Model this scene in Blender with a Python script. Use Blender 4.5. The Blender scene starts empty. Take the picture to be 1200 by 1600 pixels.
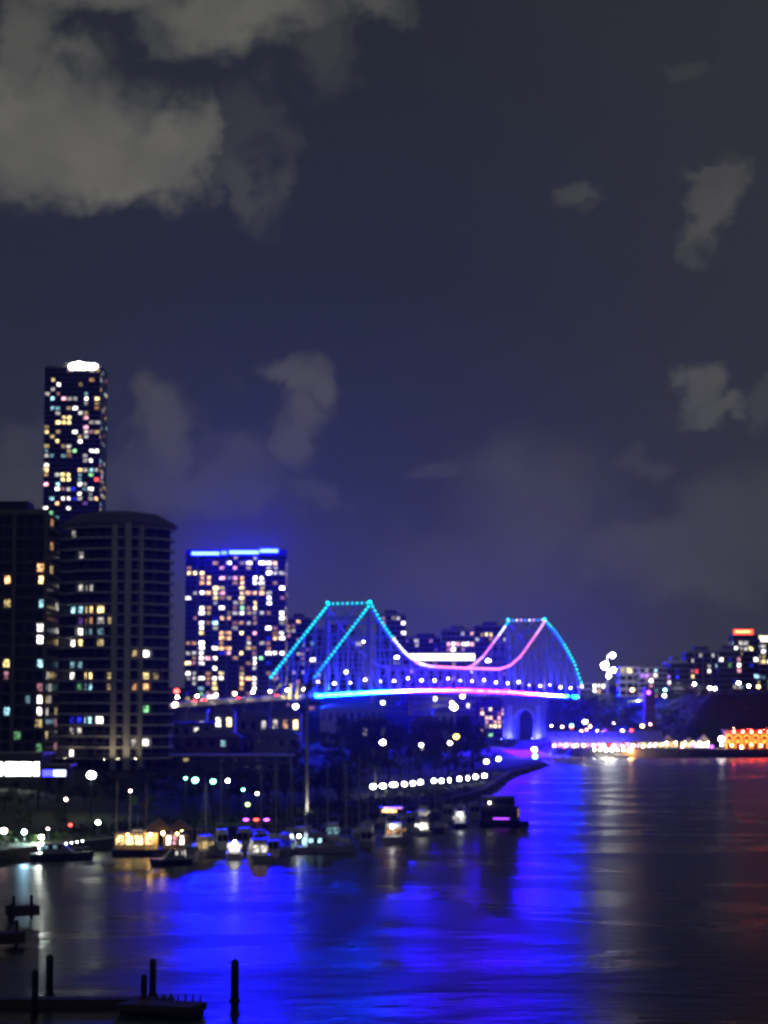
import bpy, bmesh, math, random
import numpy as np
from mathutils import Vector, Matrix

rnd = random.Random(7)
scene = bpy.context.scene
col = scene.collection
R = math.radians

# ------------------------------------------------------------------ camera
FPX = 3560.0            # focal length in photograph pixels (1200 x 1600)
HC = 24.0               # camera height above the river
HOR = 1105.0            # pixel row of the horizon
PITCH = math.atan((HOR - 800.0) / FPX)
cam_d = bpy.data.cameras.new('camera')
cam = bpy.data.objects.new('camera', cam_d)
col.objects.link(cam)
scene.camera = cam
cam.location = (0, 0, HC)
cam.rotation_euler = (math.pi / 2 + PITCH, 0, 0)
cam_d.sensor_fit = 'VERTICAL'
cam_d.sensor_height = 36.0
cam_d.sensor_width = 27.0
cam_d.lens = FPX / 1600.0 * 36.0
cam_d.clip_start = 1.0
cam_d.clip_end = 30000.0
cam_d.dof.use_dof = True            # the phone missed focus: every lamp is a small soft disc
cam_d.dof.focus_distance = 62.0
cam_d.dof.aperture_fstop = .85

scene.view_settings.view_transform = 'Standard'
scene.view_settings.look = 'None'
scene.view_settings.exposure = 0.0
scene.view_settings.gamma = 1.0
scene.render.engine = 'CYCLES'
cy = scene.cycles
cy.use_denoising = True
cy.use_light_tree = True
cy.max_bounces = 5
cy.diffuse_bounces = 2
cy.glossy_bounces = 3
cy.transmission_bounces = 2
cy.volume_bounces = 0
cy.transparent_max_bounces = 6
cy.sample_clamp_indirect = 6.0
cy.caustics_reflective = False
cy.caustics_refractive = False


def P(px, py, Y):
    """point at depth Y that projects on photograph pixel (px, py)"""
    cp, sp = math.cos(PITCH), math.sin(PITCH)
    a, b = (px - 600.0) / FPX, (800.0 - py) / FPX
    d = Vector((a, cp - sp * b, sp + cp * b))
    return Vector((0, 0, HC)) + d * (Y / d.y)


def G(px, py, z=0.0):
    """point at height z under photograph pixel (px, py)"""
    d = P(px, py, 1.0) - Vector((0, 0, HC))
    return Vector((0, 0, HC)) + d * ((z - HC) / d.z)


# ------------------------------------------------------------------ world: night sky with city-lit clouds
SKY_K = 1.0
world = bpy.data.worlds.new('World')
scene.world = world
world.use_nodes = True
wt = world.node_tree
wt.nodes.clear()


def wn(kind, **kw):
    n = wt.nodes.new(kind)
    for k, v in kw.items():
        setattr(n, k, v)
    return n


def plug(sock, v):
    if isinstance(v, (int, float)):
        sock.default_value = v
    elif isinstance(v, tuple):
        sock.default_value = v
    else:
        wt.links.new(v, sock)


def wm(op, a, b=None, c=None, clamp=False):
    n = wn('ShaderNodeMath', operation=op, use_clamp=clamp)
    plug(n.inputs[0], a)
    if b is not None:
        plug(n.inputs[1], b)
    if c is not None:
        plug(n.inputs[2], c)
    return n.outputs[0]


def wsmooth(v, lo, hi):
    n = wn('ShaderNodeMapRange', interpolation_type='SMOOTHSTEP')
    plug(n.inputs['Value'], v)
    n.inputs['From Min'].default_value = lo
    n.inputs['From Max'].default_value = hi
    return n.outputs['Result']


def wmix(f, a, b):
    n = wn('ShaderNodeMix', data_type='RGBA')
    plug(n.inputs[0], f)
    plug(n.inputs[6], a)
    plug(n.inputs[7], b)
    return n.outputs[2]


tc = wn('ShaderNodeTexCoord')
sep = wn('ShaderNodeSeparateXYZ')
wt.links.new(tc.outputs['Generated'], sep.inputs[0])
dx_, dy_, dz_ = sep.outputs
az = wm('ARCTAN2', dx_, dy_)
el = wm('ARCSINE', dz_)
U = wm('MULTIPLY_ADD', az, 3.56, 0.6)        # azimuth and elevation in thousands of photograph pixels
V = wm('MULTIPLY_ADD', el, -3.56, 1.105)
# clear sky: light-polluted band at the horizon, navy above it, grey-blue further up
ramp = wn('ShaderNodeValToRGB')
plug(ramp.inputs[0], wsmooth(V, 1.6, -0.4))
rv = lambda v: (lambda t: t * t * (3 - 2 * t))(min(1, max(0, (1.6 - v) / 2.0)))
stops = [(1.15, (.046, .044, .056)), (.95, (.035, .035, .050)), (.75, (.0225, .0245, .040)), (.45, (.0172, .0205, .0345)),
         (.20, (.0180, .0212, .031)), (-.2, (.019, .021, .027))]
cr = ramp.color_ramp
cr.elements[0].position = rv(stops[0][0]); cr.elements[0].color = (*stops[0][1], 1)
cr.elements[1].position = rv(stops[-1][0]); cr.elements[1].color = (*stops[-1][1], 1)
for v, c in stops[1:-1]:
    e = cr.elements.new(rv(v)); e.color = (*c, 1)
grey = wmix(wm('MULTIPLY', wsmooth(dx_, -.02, .2), .75), ramp.outputs[0], (.0300, .0302, .0355, 1))
nish = wn('ShaderNodeTexSky', sky_type='NISHITA', sun_disc=False)
nish.sun_elevation = R(38); nish.sun_rotation = R(200)
nsc = wn('ShaderNodeVectorMath', operation='SCALE')
wt.links.new(nish.outputs[0], nsc.inputs[0]); nsc.inputs['Scale'].default_value = .0006   # a trace of moonlit air
add = wn('ShaderNodeVectorMath', operation='ADD')
wt.links.new(grey, add.inputs[0]); wt.links.new(nsc.outputs[0], add.inputs[1])
# clouds: soft ellipses in direction space, torn by noise
comb = wn('ShaderNodeCombineXYZ')
plug(comb.inputs[0], U); plug(comb.inputs[1], V)
nz = wn('ShaderNodeTexNoise'); wt.links.new(comb.outputs[0], nz.inputs['Vector'])
nz.inputs['Scale'].default_value = 6.0; nz.inputs['Detail'].default_value = 8; nz.inputs['Roughness'].default_value = .6
nsep = wn('ShaderNodeSeparateColor'); wt.links.new(nz.outputs['Color'], nsep.inputs[0])
U2 = wm('ADD', U, wm('MULTIPLY_ADD', nsep.outputs[0], .29, -.145))
V2 = wm('ADD', V, wm('MULTIPLY_ADD', nsep.outputs[1], .26, -.13))
BLOBS = [(60, 215, 190, 110, .92), (235, 250, 120, 85, .95), (170, 290, 190, 55, .95), (300, 260, 65, 85, .9), (370, 35, 150, 70, .85),
         (170, 5, 230, 40, .62), (20, 110, 60, 120, .6), (570, 20, 75, 40, .5), (390, 290, 38, 75, .28), (510, 95, 60, 50, .22),
         (250, 60, 60, 30, .35), (390, 200, 60, 60, .16),
         (1112, 350, 40, 80, .42), (1100, 295, 48, 24, .38), (915, 335, 42, 32, .32), (1080, 590, 40, 34, .42), (1110, 622, 62, 22, .42),
         (1005, 730, 34, 30, .16), (680, 752, 48, 24, .17), (1105, 155, 50, 20, .12), (1200, 620, 30, 60, .2),
         (415, 605, 60, 30, .36), (465, 625, 62, 50, .4), (450, 700, 56, 55, .36), (265, 680, 58, 75, .34), (310, 765, 170, 60, .22),
         (520, 775, 60, 22, .18), (20, 690, 60, 60, .16), (40, 770, 200, 60, .2),
         (840, 790, 140, 120, .2), (1050, 870, 190, 60, .2), (1160, 820, 110, 90, .2), (780, 890, 200, 80, .13)]
total = None
for bx, by, rx, ry, s in BLOBS:
    ex = wm('MULTIPLY_ADD', U2, 1000.0 / rx, -bx / rx)
    ey = wm('MULTIPLY_ADD', V2, 1000.0 / ry, -by / ry)
    d = wm('SQRT', wm('ADD', wm('MULTIPLY', ex, ex), wm('MULTIPLY', ey, ey)))
    m = wm('MULTIPLY', wsmooth(d, 1.32, .42), s)
    total = m if total is None else wm('MAXIMUM', total, m)
# the same broken cloud goes on over the rest of the sky
nz3 = wn('ShaderNodeTexNoise'); wt.links.new(tc.outputs['Generated'], nz3.inputs['Vector'])
nz3.inputs['Scale'].default_value = 7; nz3.inputs['Detail'].default_value = 7; nz3.inputs['Roughness'].default_value = .55
inside = wm('MULTIPLY', wm('MULTIPLY', wsmooth(U, -.25, .0), wsmooth(U, 1.45, 1.2)), wm('MULTIPLY', wsmooth(V, -.3, .0), wsmooth(dy_, .2, .6)))
elsewhere = wm('MULTIPLY', wm('MULTIPLY', wsmooth(nz3.outputs['Fac'], .53, .68), .7), wm('SUBTRACT', 1.0, inside))
total = wm('MAXIMUM', total, elsewhere)
nzf = wn('ShaderNodeTexNoise'); wt.links.new(comb.outputs[0], nzf.inputs['Vector'])
nzf.inputs['Scale'].default_value = 9; nzf.inputs['Detail'].default_value = 6
total = wm('MULTIPLY', total, wm('MULTIPLY_ADD', nzf.outputs['Fac'], 1.1, .42), clamp=True)
skyc = wmix(total, add.outputs[0], (.122, .119, .104, 1))
bg = wn('ShaderNodeBackground')
wt.links.new(skyc, bg.inputs['Color']); bg.inputs['Strength'].default_value = SKY_K
wo = wn('ShaderNodeOutputWorld'); wt.links.new(bg.outputs[0], wo.inputs[0])

fill_sun_d = bpy.data.lights.new('moon', 'SUN'); fill_sun_d.energy = .012; fill_sun_d.angle = R(.5); fill_sun_d.color = (1, .95, .88)  # faint fill added to bring out building faces; no moon in view
moon = bpy.data.objects.new('moon', fill_sun_d); col.objects.link(moon)
moon.rotation_euler = (R(52), 0, R(-20))

# ------------------------------------------------------------------ materials
MAT = {}


def surf(name, c, rough=.7, metal=0.0, var=.25, scale=1.0, bump=0.0, spec=.5):
    """painted / mineral / leaf surface with noise in colour and relief"""
    if name in MAT:
        return MAT[name]
    m = bpy.data.materials.new(name); m.use_nodes = True
    t = m.node_tree; b = t.nodes['Principled BSDF']
    b.inputs['Roughness'].default_value = rough; b.inputs['Metallic'].default_value = metal
    b.inputs['Specular IOR Level'].default_value = spec
    o = t.nodes.new('ShaderNodeTexCoord'); n = t.nodes.new('ShaderNodeTexNoise')
    t.links.new(o.outputs['Object'], n.inputs['Vector'])
    n.inputs['Scale'].default_value = scale; n.inputs['Detail'].default_value = 5
    mx = t.nodes.new('ShaderNodeMix'); mx.data_type = 'RGBA'
    mx.inputs[6].default_value = (*[x * (1 - var) for x in c], 1)
    mx.inputs[7].default_value = (*[min(1, x * (1 + var)) for x in c], 1)
    t.links.new(n.outputs['Fac'], mx.inputs[0]); t.links.new(mx.outputs[2], b.inputs['Base Color'])
    if bump:
        bp = t.nodes.new('ShaderNodeBump'); bp.inputs['Strength'].default_value = bump
        t.links.new(n.outputs['Fac'], bp.inputs['Height']); t.links.new(bp.outputs[0], b.inputs['Normal'])
    MAT[name] = m
    return m


def glow(name, c, k, sample=True, var=0.0):
    """something that gives off light; var spreads the brightness from one object to the next"""
    if name in MAT:
        return MAT[name]
    m = bpy.data.materials.new(name); m.use_nodes = True
    t = m.node_tree; t.nodes.clear()
    e = t.nodes.new('ShaderNodeEmission'); e.inputs[0].default_value = (*c, 1); e.inputs[1].default_value = k
    if var:
        oi = t.nodes.new('ShaderNodeObjectInfo'); mr = t.nodes.new('ShaderNodeMapRange')
        t.links.new(oi.outputs['Random'], mr.inputs[0])
        mr.inputs[3].default_value = k * (1 - var); mr.inputs[4].default_value = k * (1 + var)
        t.links.new(mr.outputs[0], e.inputs[1])
    o = t.nodes.new('ShaderNodeOutputMaterial'); t.links.new(e.outputs[0], o.inputs[0])
    m.cycles.emission_sampling = 'FRONT_BACK' if sample else 'NONE'
    MAT[name] = m
    return m


CONC = surf('concrete', (.30, .29, .27), .85, scale=.6)
DCONC = surf('dark_concrete', (.12, .12, .12), .85, scale=.6)
PALE = surf('pale_render', (.55, .53, .48), .8, scale=.5)
CREAM = surf('cream_weatherboard', (.5, .46, .36), .8, scale=.8)
BRICK = surf('brick_wall', (.24, .12, .08), .85, scale=2)
ROOFM = surf('roof_metal', (.16, .16, .17), .5, .3, scale=.7)
ROOFT = surf('roof_tile', (.22, .09, .06), .8, scale=1.5)
STEEL = surf('painted_steel', (.30, .30, .31), .5, scale=.5)
DARKM = surf('dark_metal', (.05, .05, .055), .45, .4, scale=1)
TIMBER = surf('weathered_timber', (.11, .085, .06), .85, scale=2, bump=.3)
WHITEP = surf('white_gelcoat', (.5, .5, .5), .3, scale=.6, var=.1)
NAVY = surf('navy_gelcoat', (.03, .04, .09), .3, scale=.6)
CANVAS = surf('blue_canvas', (.05, .08, .22), .9, scale=1.5)
TANC = surf('tan_canvas', (.5, .33, .16), .9, scale=1.5)
GLASS = surf('dark_glass', (.012, .014, .02), .12, var=.4, scale=.3)
ASPH = surf('asphalt', (.05, .05, .05), .9, scale=1.2)
BARK = surf('bark', (.10, .08, .06), .9, scale=2, bump=.4)
PALMB = surf('palm_bark', (.36, .33, .29), .85, scale=3, bump=.3)
LEAF = [surf('foliage_dark', (.035, .06, .02), .6, var=.5, scale=.35), surf('foliage_mid', (.05, .085, .025), .6, var=.5, scale=.35),
        surf('foliage_olive', (.07, .08, .03), .6, var=.5, scale=.35)]
CODES = {'W': ((1, .93, .84), 3.2), 'Y': ((1, .74, .30), 2.6), 'O': ((1, .50, .20), 2.4), 'P': ((1, .42, .52), 2.0), 'R': ((1, .07, .06), 2.2),
         'G': ((.35, 1, .42), 1.3), 'C': ((.42, .85, 1), 2.0), 'B': ((.02, .03, 1), 2.2), 'V': ((.45, .2, 1), 1.8), 'K': ((1, .9, .82), 5.0)}


def lit(code):
    c, k = CODES[code.upper()]
    if code.islower():
        k *= .20
    name = 'lit_window_' + code.lower() + ('_dim' if code.islower() else '')
    new = name not in MAT
    m = glow(name, c, k, False, .45)
    if new:                                   # curtains, furniture and lamps break up every lit room
        t = m.node_tree; e = [n for n in t.nodes if n.type == 'EMISSION'][0]; mr = [n for n in t.nodes if n.type == 'MAP_RANGE'][0]
        oi = [n for n in t.nodes if n.type == 'OBJECT_INFO'][0]
        tc = t.nodes.new('ShaderNodeTexCoord'); nz = t.nodes.new('ShaderNodeTexNoise'); nz.noise_dimensions = '4D'
        w = t.nodes.new('ShaderNodeMath'); w.operation = 'MULTIPLY'; w.inputs[1].default_value = 90; t.links.new(oi.outputs['Random'], w.inputs[0])
        t.links.new(tc.outputs['Object'], nz.inputs['Vector']); t.links.new(w.outputs[0], nz.inputs['W'])
        nz.inputs['Scale'].default_value = 2.6; nz.inputs['Detail'].default_value = 1.5
        r2 = t.nodes.new('ShaderNodeMapRange'); t.links.new(nz.outputs['Fac'], r2.inputs[0])
        r2.inputs[1].default_value = .36; r2.inputs[2].default_value = .66; r2.inputs[3].default_value = .08; r2.inputs[4].default_value = 1.9
        mu = t.nodes.new('ShaderNodeMath'); mu.operation = 'MULTIPLY'; t.links.new(mr.outputs[0], mu.inputs[0]); t.links.new(r2.outputs[0], mu.inputs[1])
        t.links.new(mu.outputs[0], e.inputs[1])
    return m


# ------------------------------------------------------------------ mesh helpers
class MB:
    def __init__(s):
        s.v, s.f, s.m = [], [], []

    def face(s, pts, mi=0):
        i = len(s.v); s.v += [tuple(p) for p in pts]; s.f.append(tuple(range(i, i + len(pts)))); s.m.append(mi)

    def box(s, x0, x1, y0, y1, z0, z1, mi=0, front=None, top=None):
        i = len(s.v)
        s.v += [(x0, y0, z0), (x1, y0, z0), (x1, y1, z0), (x0, y1, z0), (x0, y0, z1), (x1, y0, z1), (x1, y1, z1), (x0, y1, z1)]
        for k, q in enumerate(((0, 3, 2, 1), (4, 5, 6, 7), (0, 1, 5, 4), (1, 2, 6, 5), (2, 3, 7, 6), (3, 0, 4, 7))):
            s.f.append(tuple(i + a for a in q))
            s.m.append(front if (front is not None and k == 2) else top if (top is not None and k == 1) else mi)
        return s

    def beam(s, a, b, w, h, mi=0):
        """square bar from a to b, w across, h deep"""
        a, b = Vector(a), Vector(b); d = (b - a)
        if d.length < 1e-6:
            return s
        d.normalize(); up = Vector((0, 0, 1)) if abs(d.z) < .95 else Vector((0, 1, 0))
        r = d.cross(up).normalized(); u = r.cross(d).normalized()
        i = len(s.v)
        for p in (a, b):
            for x, y in ((-1, -1), (1, -1), (1, 1), (-1, 1)):
                s.v.append(tuple(p + r * (x * w / 2) + u * (y * h / 2)))
        for q in ((3, 2, 1, 0), (4, 5, 6, 7), (0, 1, 5, 4), (1, 2, 6, 5), (2, 3, 7, 6), (3, 0, 4, 7)):
            s.f.append(tuple(i + k for k in q)); s.m.append(mi)
        return s

    def tube(s, pts, rad, n=8, mi=0, cap=True):
        """tapered tube through pts; rad is a number or one radius per point"""
        pts = [Vector(p) for p in pts]
        rad = rad if hasattr(rad, '__len__') else [rad] * len(pts)
        i = len(s.v)
        for k, p in enumerate(pts):
            d = (pts[min(k + 1, len(pts) - 1)] - pts[max(k - 1, 0)]).normalized()
            up = Vector((0, 0, 1)) if abs(d.z) < .9 else Vector((1, 0, 0))
            r = d.cross(up).normalized(); u = r.cross(d)
            for j in range(n):
                a = 2 * math.pi * j / n
                s.v.append(tuple(p + (r * math.cos(a) + u * math.sin(a)) * rad[k]))
        for k in range(len(pts) - 1):
            for j in range(n):
                s.f.append((i + k * n + j, i + k * n + (j + 1) % n, i + (k + 1) * n + (j + 1) % n, i + (k + 1) * n + j)); s.m.append(mi)
        if cap:
            s.f.append(tuple(i + j for j in reversed(range(n)))); s.m.append(mi)
            s.f.append(tuple(i + (len(pts) - 1) * n + j for j in range(n))); s.m.append(mi)
        return s

    def lathe(s, prof, n=16, mi=0, c=(0, 0)):
        i = len(s.v)
        for r, z in prof:
            for j in range(n):
                a = 2 * math.pi * j / n
                s.v.append((c[0] + r * math.cos(a), c[1] + r * math.sin(a), z))
        for k in range(len(prof) - 1):
            for j in range(n):
                s.f.append((i + k * n + j, i + k * n + (j + 1) % n, i + (k + 1) * n + (j + 1) % n, i + (k + 1) * n + j)); s.m.append(mi)
        s.f.append(tuple(i + j for j in reversed(range(n)))); s.m.append(mi)
        s.f.append(tuple(i + (len(prof) - 1) * n + j for j in range(n))); s.m.append(mi)
        return s

    def prism(s, poly, y0, y1, mi=0):
        """x-z outline pushed along y"""
        n = len(poly); i = len(s.v)
        s.v += [(x, y0, z) for x, z in poly] + [(x, y1, z) for x, z in poly]
        s.f.append(tuple(i + k for k in range(n))); s.m.append(mi)
        s.f.append(tuple(i + n + k for k in reversed(range(n)))); s.m.append(mi)
        for k in range(n):
            s.f.append((i + k, i + n + k, i + n + (k + 1) % n, i + (k + 1) % n)); s.m.append(mi)
        return s

    def mesh(s, name, mats, smooth=False):
        me = bpy.data.meshes.new(name); me.from_pydata(s.v, [], s.f)
        for m in (mats if isinstance(mats, (list, tuple)) else [mats]):
            me.materials.append(m)
        if any(s.m):
            me.polygons.foreach_set('material_index', s.m)
        if smooth:
            me.polygons.foreach_set('use_smooth', [True] * len(me.polygons))
        me.update()
        return me

    def build(s, name, mats, parent=None, smooth=False, loc=None):
        return put(name, s.mesh(name, mats, smooth), parent, loc)


def put(name, me, parent=None, loc=None, rot=None, scale=None, mat=None):
    o = bpy.data.objects.new(name, me); col.objects.link(o)
    if parent is not None:
        o.parent = parent
    if loc is not None:
        o.location = loc
    if rot is not None:
        o.rotation_euler = rot
    if scale is not None:
        o.scale = scale
    if mat is not None:
        o.material_slots[0].link = 'OBJECT'; o.material_slots[0].material = mat
    return o


def thing(name, label, cat, loc=(0, 0, 0), rz=0.0, group=None):
    o = bpy.data.objects.new(name, None); col.objects.link(o)
    o.empty_display_size = .5
    o.location = loc; o.rotation_euler = (0, 0, rz)
    return tag(o, label, cat, group)


def tag(o, label, cat, group=None):
    o['label'] = label; o['category'] = cat
    if group:
        o['group'] = group
    return o


def kind(o, k):
    o['kind'] = k
    return o


ORD = ['first', 'second', 'third', 'fourth', 'fifth', 'sixth', 'seventh', 'eighth', 'ninth', 'tenth', 'eleventh', 'twelfth', 'thirteenth',
       'fourteenth', 'fifteenth', 'sixteenth', 'seventeenth', 'eighteenth', 'nineteenth', 'twentieth', 'twenty-first', 'twenty-second',
       'twenty-third', 'twenty-fourth', 'twenty-fifth', 'twenty-sixth']

_p = MB(); _p.box(-.5, .5, -.5, .5, -.5, .5)
PANE = _p.mesh('pane', GLASS)
_bm = bmesh.new(); bmesh.ops.create_icosphere(_bm, subdivisions=2, radius=1.0)
BULB = bpy.data.meshes.new('bulb'); _bm.to_mesh(BULB); _bm.free(); BULB.materials.append(DARKM)
_bm = bmesh.new(); bmesh.ops.create_icosphere(_bm, subdivisions=1, radius=1.0)
DOT = bpy.data.meshes.new('dot'); _bm.to_mesh(DOT); _bm.free(); DOT.materials.append(DARKM)

# ------------------------------------------------------------------ terrain
SHORE_L = [(-700, 30), (-130, 40), (-118, 200), (-90, 300), (-62, 352), (-44, 395), (-33, 420), (-18, 445), (-5, 480), (14, 548), (27, 625), (44, 800), (64, 925), (68, 945),
           (66, 985), (63, 1050), (62, 1150), (62, 1240), (30, 1340), (-60, 1450), (-170, 1620), (-300, 1760)]
SHORE_R = [(-200, 1800), (-60, 1640), (40, 1500), (72, 1400), (84, 1280), (93, 1112), (100, 1100), (185, 1096), (230, 1080), (300, 1000), (380, 850),
           (430, 600), (460, 300), (480, 30)]
RIVER = np.array(SHORE_L + SHORE_R, float)
NL = len(SHORE_L)


def hgt(x, y):
    x = np.atleast_1d(np.asarray(x, float)); y = np.atleast_1d(np.asarray(y, float))
    n = len(RIVER); ins = np.zeros(x.shape, bool); dL = np.full(x.shape, 1e9); dR = dL.copy()
    for i in range(n):
        ax, ay = RIVER[i]; bx, by = RIVER[(i + 1) % n]
        c = ((ay > y) != (by > y)); xi = ax + (y - ay) * (bx - ax) / ((by - ay) if by != ay else 1e-9)
        ins ^= c & (x < xi)
        ex, ey = bx - ax, by - ay; t = np.clip(((x - ax) * ex + (y - ay) * ey) / (ex * ex + ey * ey), 0, 1)
        d = np.hypot(x - ax - t * ex, y - ay - t * ey)
        if i < NL - 1:
            dL = np.minimum(dL, d)
        else:
            dR = np.minimum(dR, d)
    wob = np.sin(x * .031 + 1.3) * np.cos(y * .027) + .5 * np.sin(x * .09 + y * .07)
    zl = 2.0 + np.clip((dL - 14) * .055, 0, 17) + np.clip(dL / 60, 0, 1) * wob * .8
    zr = 4.0 + np.clip((dR - 52) / 26, 0, 1) ** 1.3 * 26.5 + np.clip((dR - 95) * .04, 0, 12) + np.clip((dR - 50) / 10, 0, 1) * wob * 1.2
    d = np.minimum(dL, dR)
    z = np.where(dL < dR, zl, zr)
    z = np.where(ins, -np.clip(d * .3, .6, 5), z)
    return z


def hz(x, y):
    return float(hgt(x, y)[0])


gx = np.unique(np.concatenate([np.linspace(-9000, -400, 24), np.linspace(-400, -130, 22), np.arange(-130, 300, 5.0), np.linspace(300, 700, 25), np.linspace(700, 9000, 22)]))
gy = np.unique(np.concatenate([np.linspace(-1500, 0, 10), np.linspace(0, 300, 20), np.arange(300, 1500, 6.0), np.linspace(1500, 2400, 40), np.linspace(2400, 11000, 22)]))
GX, GY = np.meshgrid(gx, gy)
GZ = hgt(GX.ravel(), GY.ravel())
nx, ny = len(gx), len(gy)
vs = np.column_stack([GX.ravel(), GY.ravel(), GZ])
ii = (np.arange(ny - 1)[:, None] * nx + np.arange(nx - 1)[None, :]).ravel()
fs = np.column_stack([ii, ii + 1, ii + nx + 1, ii + nx])
me = bpy.data.meshes.new('ground'); me.from_pydata(vs.tolist(), [], fs.tolist())
GROUND = surf('grass_and_earth', (.028, .05, .015), .95, var=.5, scale=.08, bump=.3)
me.materials.append(GROUND)
me.polygons.foreach_set('use_smooth', [True] * len(me.polygons))
ground = kind(put('ground', me), 'structure')

# ------------------------------------------------------------------ river
wm_ = bpy.data.materials.new('river_water'); wm_.use_nodes = True
t = wm_.node_tree; b = t.nodes['Principled BSDF']
b.inputs['Base Color'].default_value = (.003, .004, .005, 1); b.inputs['IOR'].default_value = 1.33; b.inputs['Specular IOR Level'].default_value = .34
g = t.nodes.new('ShaderNodeNewGeometry')
mp = t.nodes.new('ShaderNodeMapping'); mp.inputs['Scale'].default_value = (.020, .034, 1); mp.inputs['Rotation'].default_value = (0, 0, R(24))
t.links.new(g.outputs['Position'], mp.inputs[0])
n1 = t.nodes.new('ShaderNodeTexNoise'); t.links.new(mp.outputs[0], n1.inputs['Vector']); n1.inputs['Scale'].default_value = 1.0
n1.inputs['Detail'].default_value = 4; n1.inputs['Roughness'].default_value = .55; n1.inputs['Distortion'].default_value = 1.2
mr = t.nodes.new('ShaderNodeMapRange'); t.links.new(n1.outputs['Fac'], mr.inputs[0])
mr.inputs[1].default_value = .38; mr.inputs[2].default_value = .62; mr.inputs[3].default_value = .25; mr.inputs[4].default_value = .39   # wind lanes
t.nodes.remove(b)
gl = t.nodes.new('ShaderNodeBsdfGlossy'); gl.distribution = 'GGX'; gl.inputs['Color'].default_value = (1, 1, 1, 1); t.links.new(mr.outputs[0], gl.inputs['Roughness'])
df = t.nodes.new('ShaderNodeBsdfDiffuse'); df.inputs['Color'].default_value = (.003, .004, .005, 1)
n2 = t.nodes.new('ShaderNodeTexNoise'); mp2 = t.nodes.new('ShaderNodeMapping'); mp2.inputs['Scale'].default_value = (.55, 1, 1); mp2.inputs['Rotation'].default_value = (0, 0, R(-12))
t.links.new(g.outputs['Position'], mp2.inputs[0]); t.links.new(mp2.outputs[0], n2.inputs['Vector'])
n2.inputs['Scale'].default_value = .28; n2.inputs['Detail'].default_value = 5; n2.inputs['Roughness'].default_value = .62
bp = t.nodes.new('ShaderNodeBump'); bp.inputs['Strength'].default_value = .6; bp.inputs['Distance'].default_value = .30
t.links.new(n2.outputs['Fac'], bp.inputs['Height']); t.links.new(bp.outputs[0], gl.inputs['Normal'])
fr = t.nodes.new('ShaderNodeFresnel'); fr.inputs['IOR'].default_value = 1.33; t.links.new(bp.outputs[0], fr.inputs['Normal'])
fk = t.nodes.new('ShaderNodeMath'); fk.operation = 'MULTIPLY'; t.links.new(fr.outputs[0], fk.inputs[0]); fk.inputs[1].default_value = .42    # silty, ruffled tidal water
ms = t.nodes.new('ShaderNodeMixShader'); t.links.new(fk.outputs[0], ms.inputs[0]); t.links.new(df.outputs[0], ms.inputs[1]); t.links.new(gl.outputs[0], ms.inputs[2])
t.links.new(ms.outputs[0], t.nodes['Material Output'].inputs[0])
mb = MB(); mb.face([(-9000, -1500, 0), (9000, -1500, 0), (9000, 11000, 0), (-9000, 11000, 0)])
kind(mb.build('river', wm_), 'structure')

# ------------------------------------------------------------------ the cantilever bridge
TH = R(25)
BU = Vector((math.sin(TH), math.cos(TH), 0)); BN = Vector((-math.cos(TH), math.sin(TH), 0)); B0 = Vector((-7.5, 1160, 0))
BW = 24.0
SL, S1, S2, SR = -63.0, 0.0, 248.0, 310.0


def interp(x, tab):
    return float(np.interp(x, [a for a, _ in tab], [c for _, c in tab]))


def zdeck(s):
    return interp(s, [(-330, 15), (-200, 25), (-63, 30.0), (0, 32), (60, 33.4), (124, 33.9), (188, 33.3), (248, 31.9), (310, 30.9), (430, 31.5)])


TOPT = [(-63, 38), (0, 76), (12, 67.5), (25, 60), (42, 51.8), (58, 46.8), (75, 45.2), (124, 45), (173, 45.2), (190, 47.5), (206, 53), (223, 62), (236, 69), (248, 76),
        (265, 69.5), (281, 61.5), (298, 51), (310, 39)]


def ztop(s):
    return interp(s, TOPT)


# bridge frame: local x runs along the bridge from the near tower to the far one, local y runs away from the camera side
bridge = thing('cantilever_bridge', 'long steel cantilever bridge edged with cyan and pink lights over the river', 'bridge', B0, math.pi / 2 - TH)


def B(s, tt, z):
    return (s, tt, z)


panels = [SL + i * 12.6 for i in range(5)] + [i * 12.4 for i in range(21)] + [248 + i * 12.4 for i in range(1, 6)]
for side, tt in (('near', 0.0), ('far', BW)):
    for i, s in enumerate(panels):
        z0, z1 = zdeck(s) - 1.2, ztop(s)
        if s in (0.0, 248.0):
            m = MB(); m.beam(B(s, tt, z0 - 6), B(s, tt, z1 + 1.2), 2.0, 2.0)
            m.box(s - 1.8, s + 1.8, tt - 1.8, tt + 1.8, 54, 55); m.build('tower_post', STEEL, bridge)
        else:
            MB().beam(B(s, tt, z0), B(s, tt, z1), .6, .6).build('vertical', STEEL, bridge)
        if i + 1 < len(panels):
            s2 = panels[i + 1]; za, zb = zdeck(s2) - 1.2, ztop(s2)
            MB().beam(B(s, tt, z1), B(s2, tt, zb), 1.1, 1.3).build('top_chord', STEEL, bridge)
            MB().beam(B(s, tt, z0), B(s2, tt, za), 1.1, 1.3).build('bottom_chord', STEEL, bridge)
            up = (s < 0) or (62 <= s < 124) or (186 <= s < 248)
            a, c = (B(s, tt, z0), B(s2, tt, zb)) if up else (B(s, tt, z1), B(s2, tt, za))
            MB().beam(a, c, .5, .5).build('diagonal', STEEL, bridge)
for i, s in enumerate(panels):
    zt, zd = ztop(s), zdeck(s)
    if zt > zd + 9:
        m = MB(); m.beam(B(s, .6, zt), B(s, BW - .6, zt), .7, .9)
        m.build('top_strut', STEEL, bridge)
    MB().beam(B(s, .6, zd - 1.9), B(s, BW - .6, zd - 1.9), .6, 1.2).build('floor_beam', STEEL, bridge)
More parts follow.
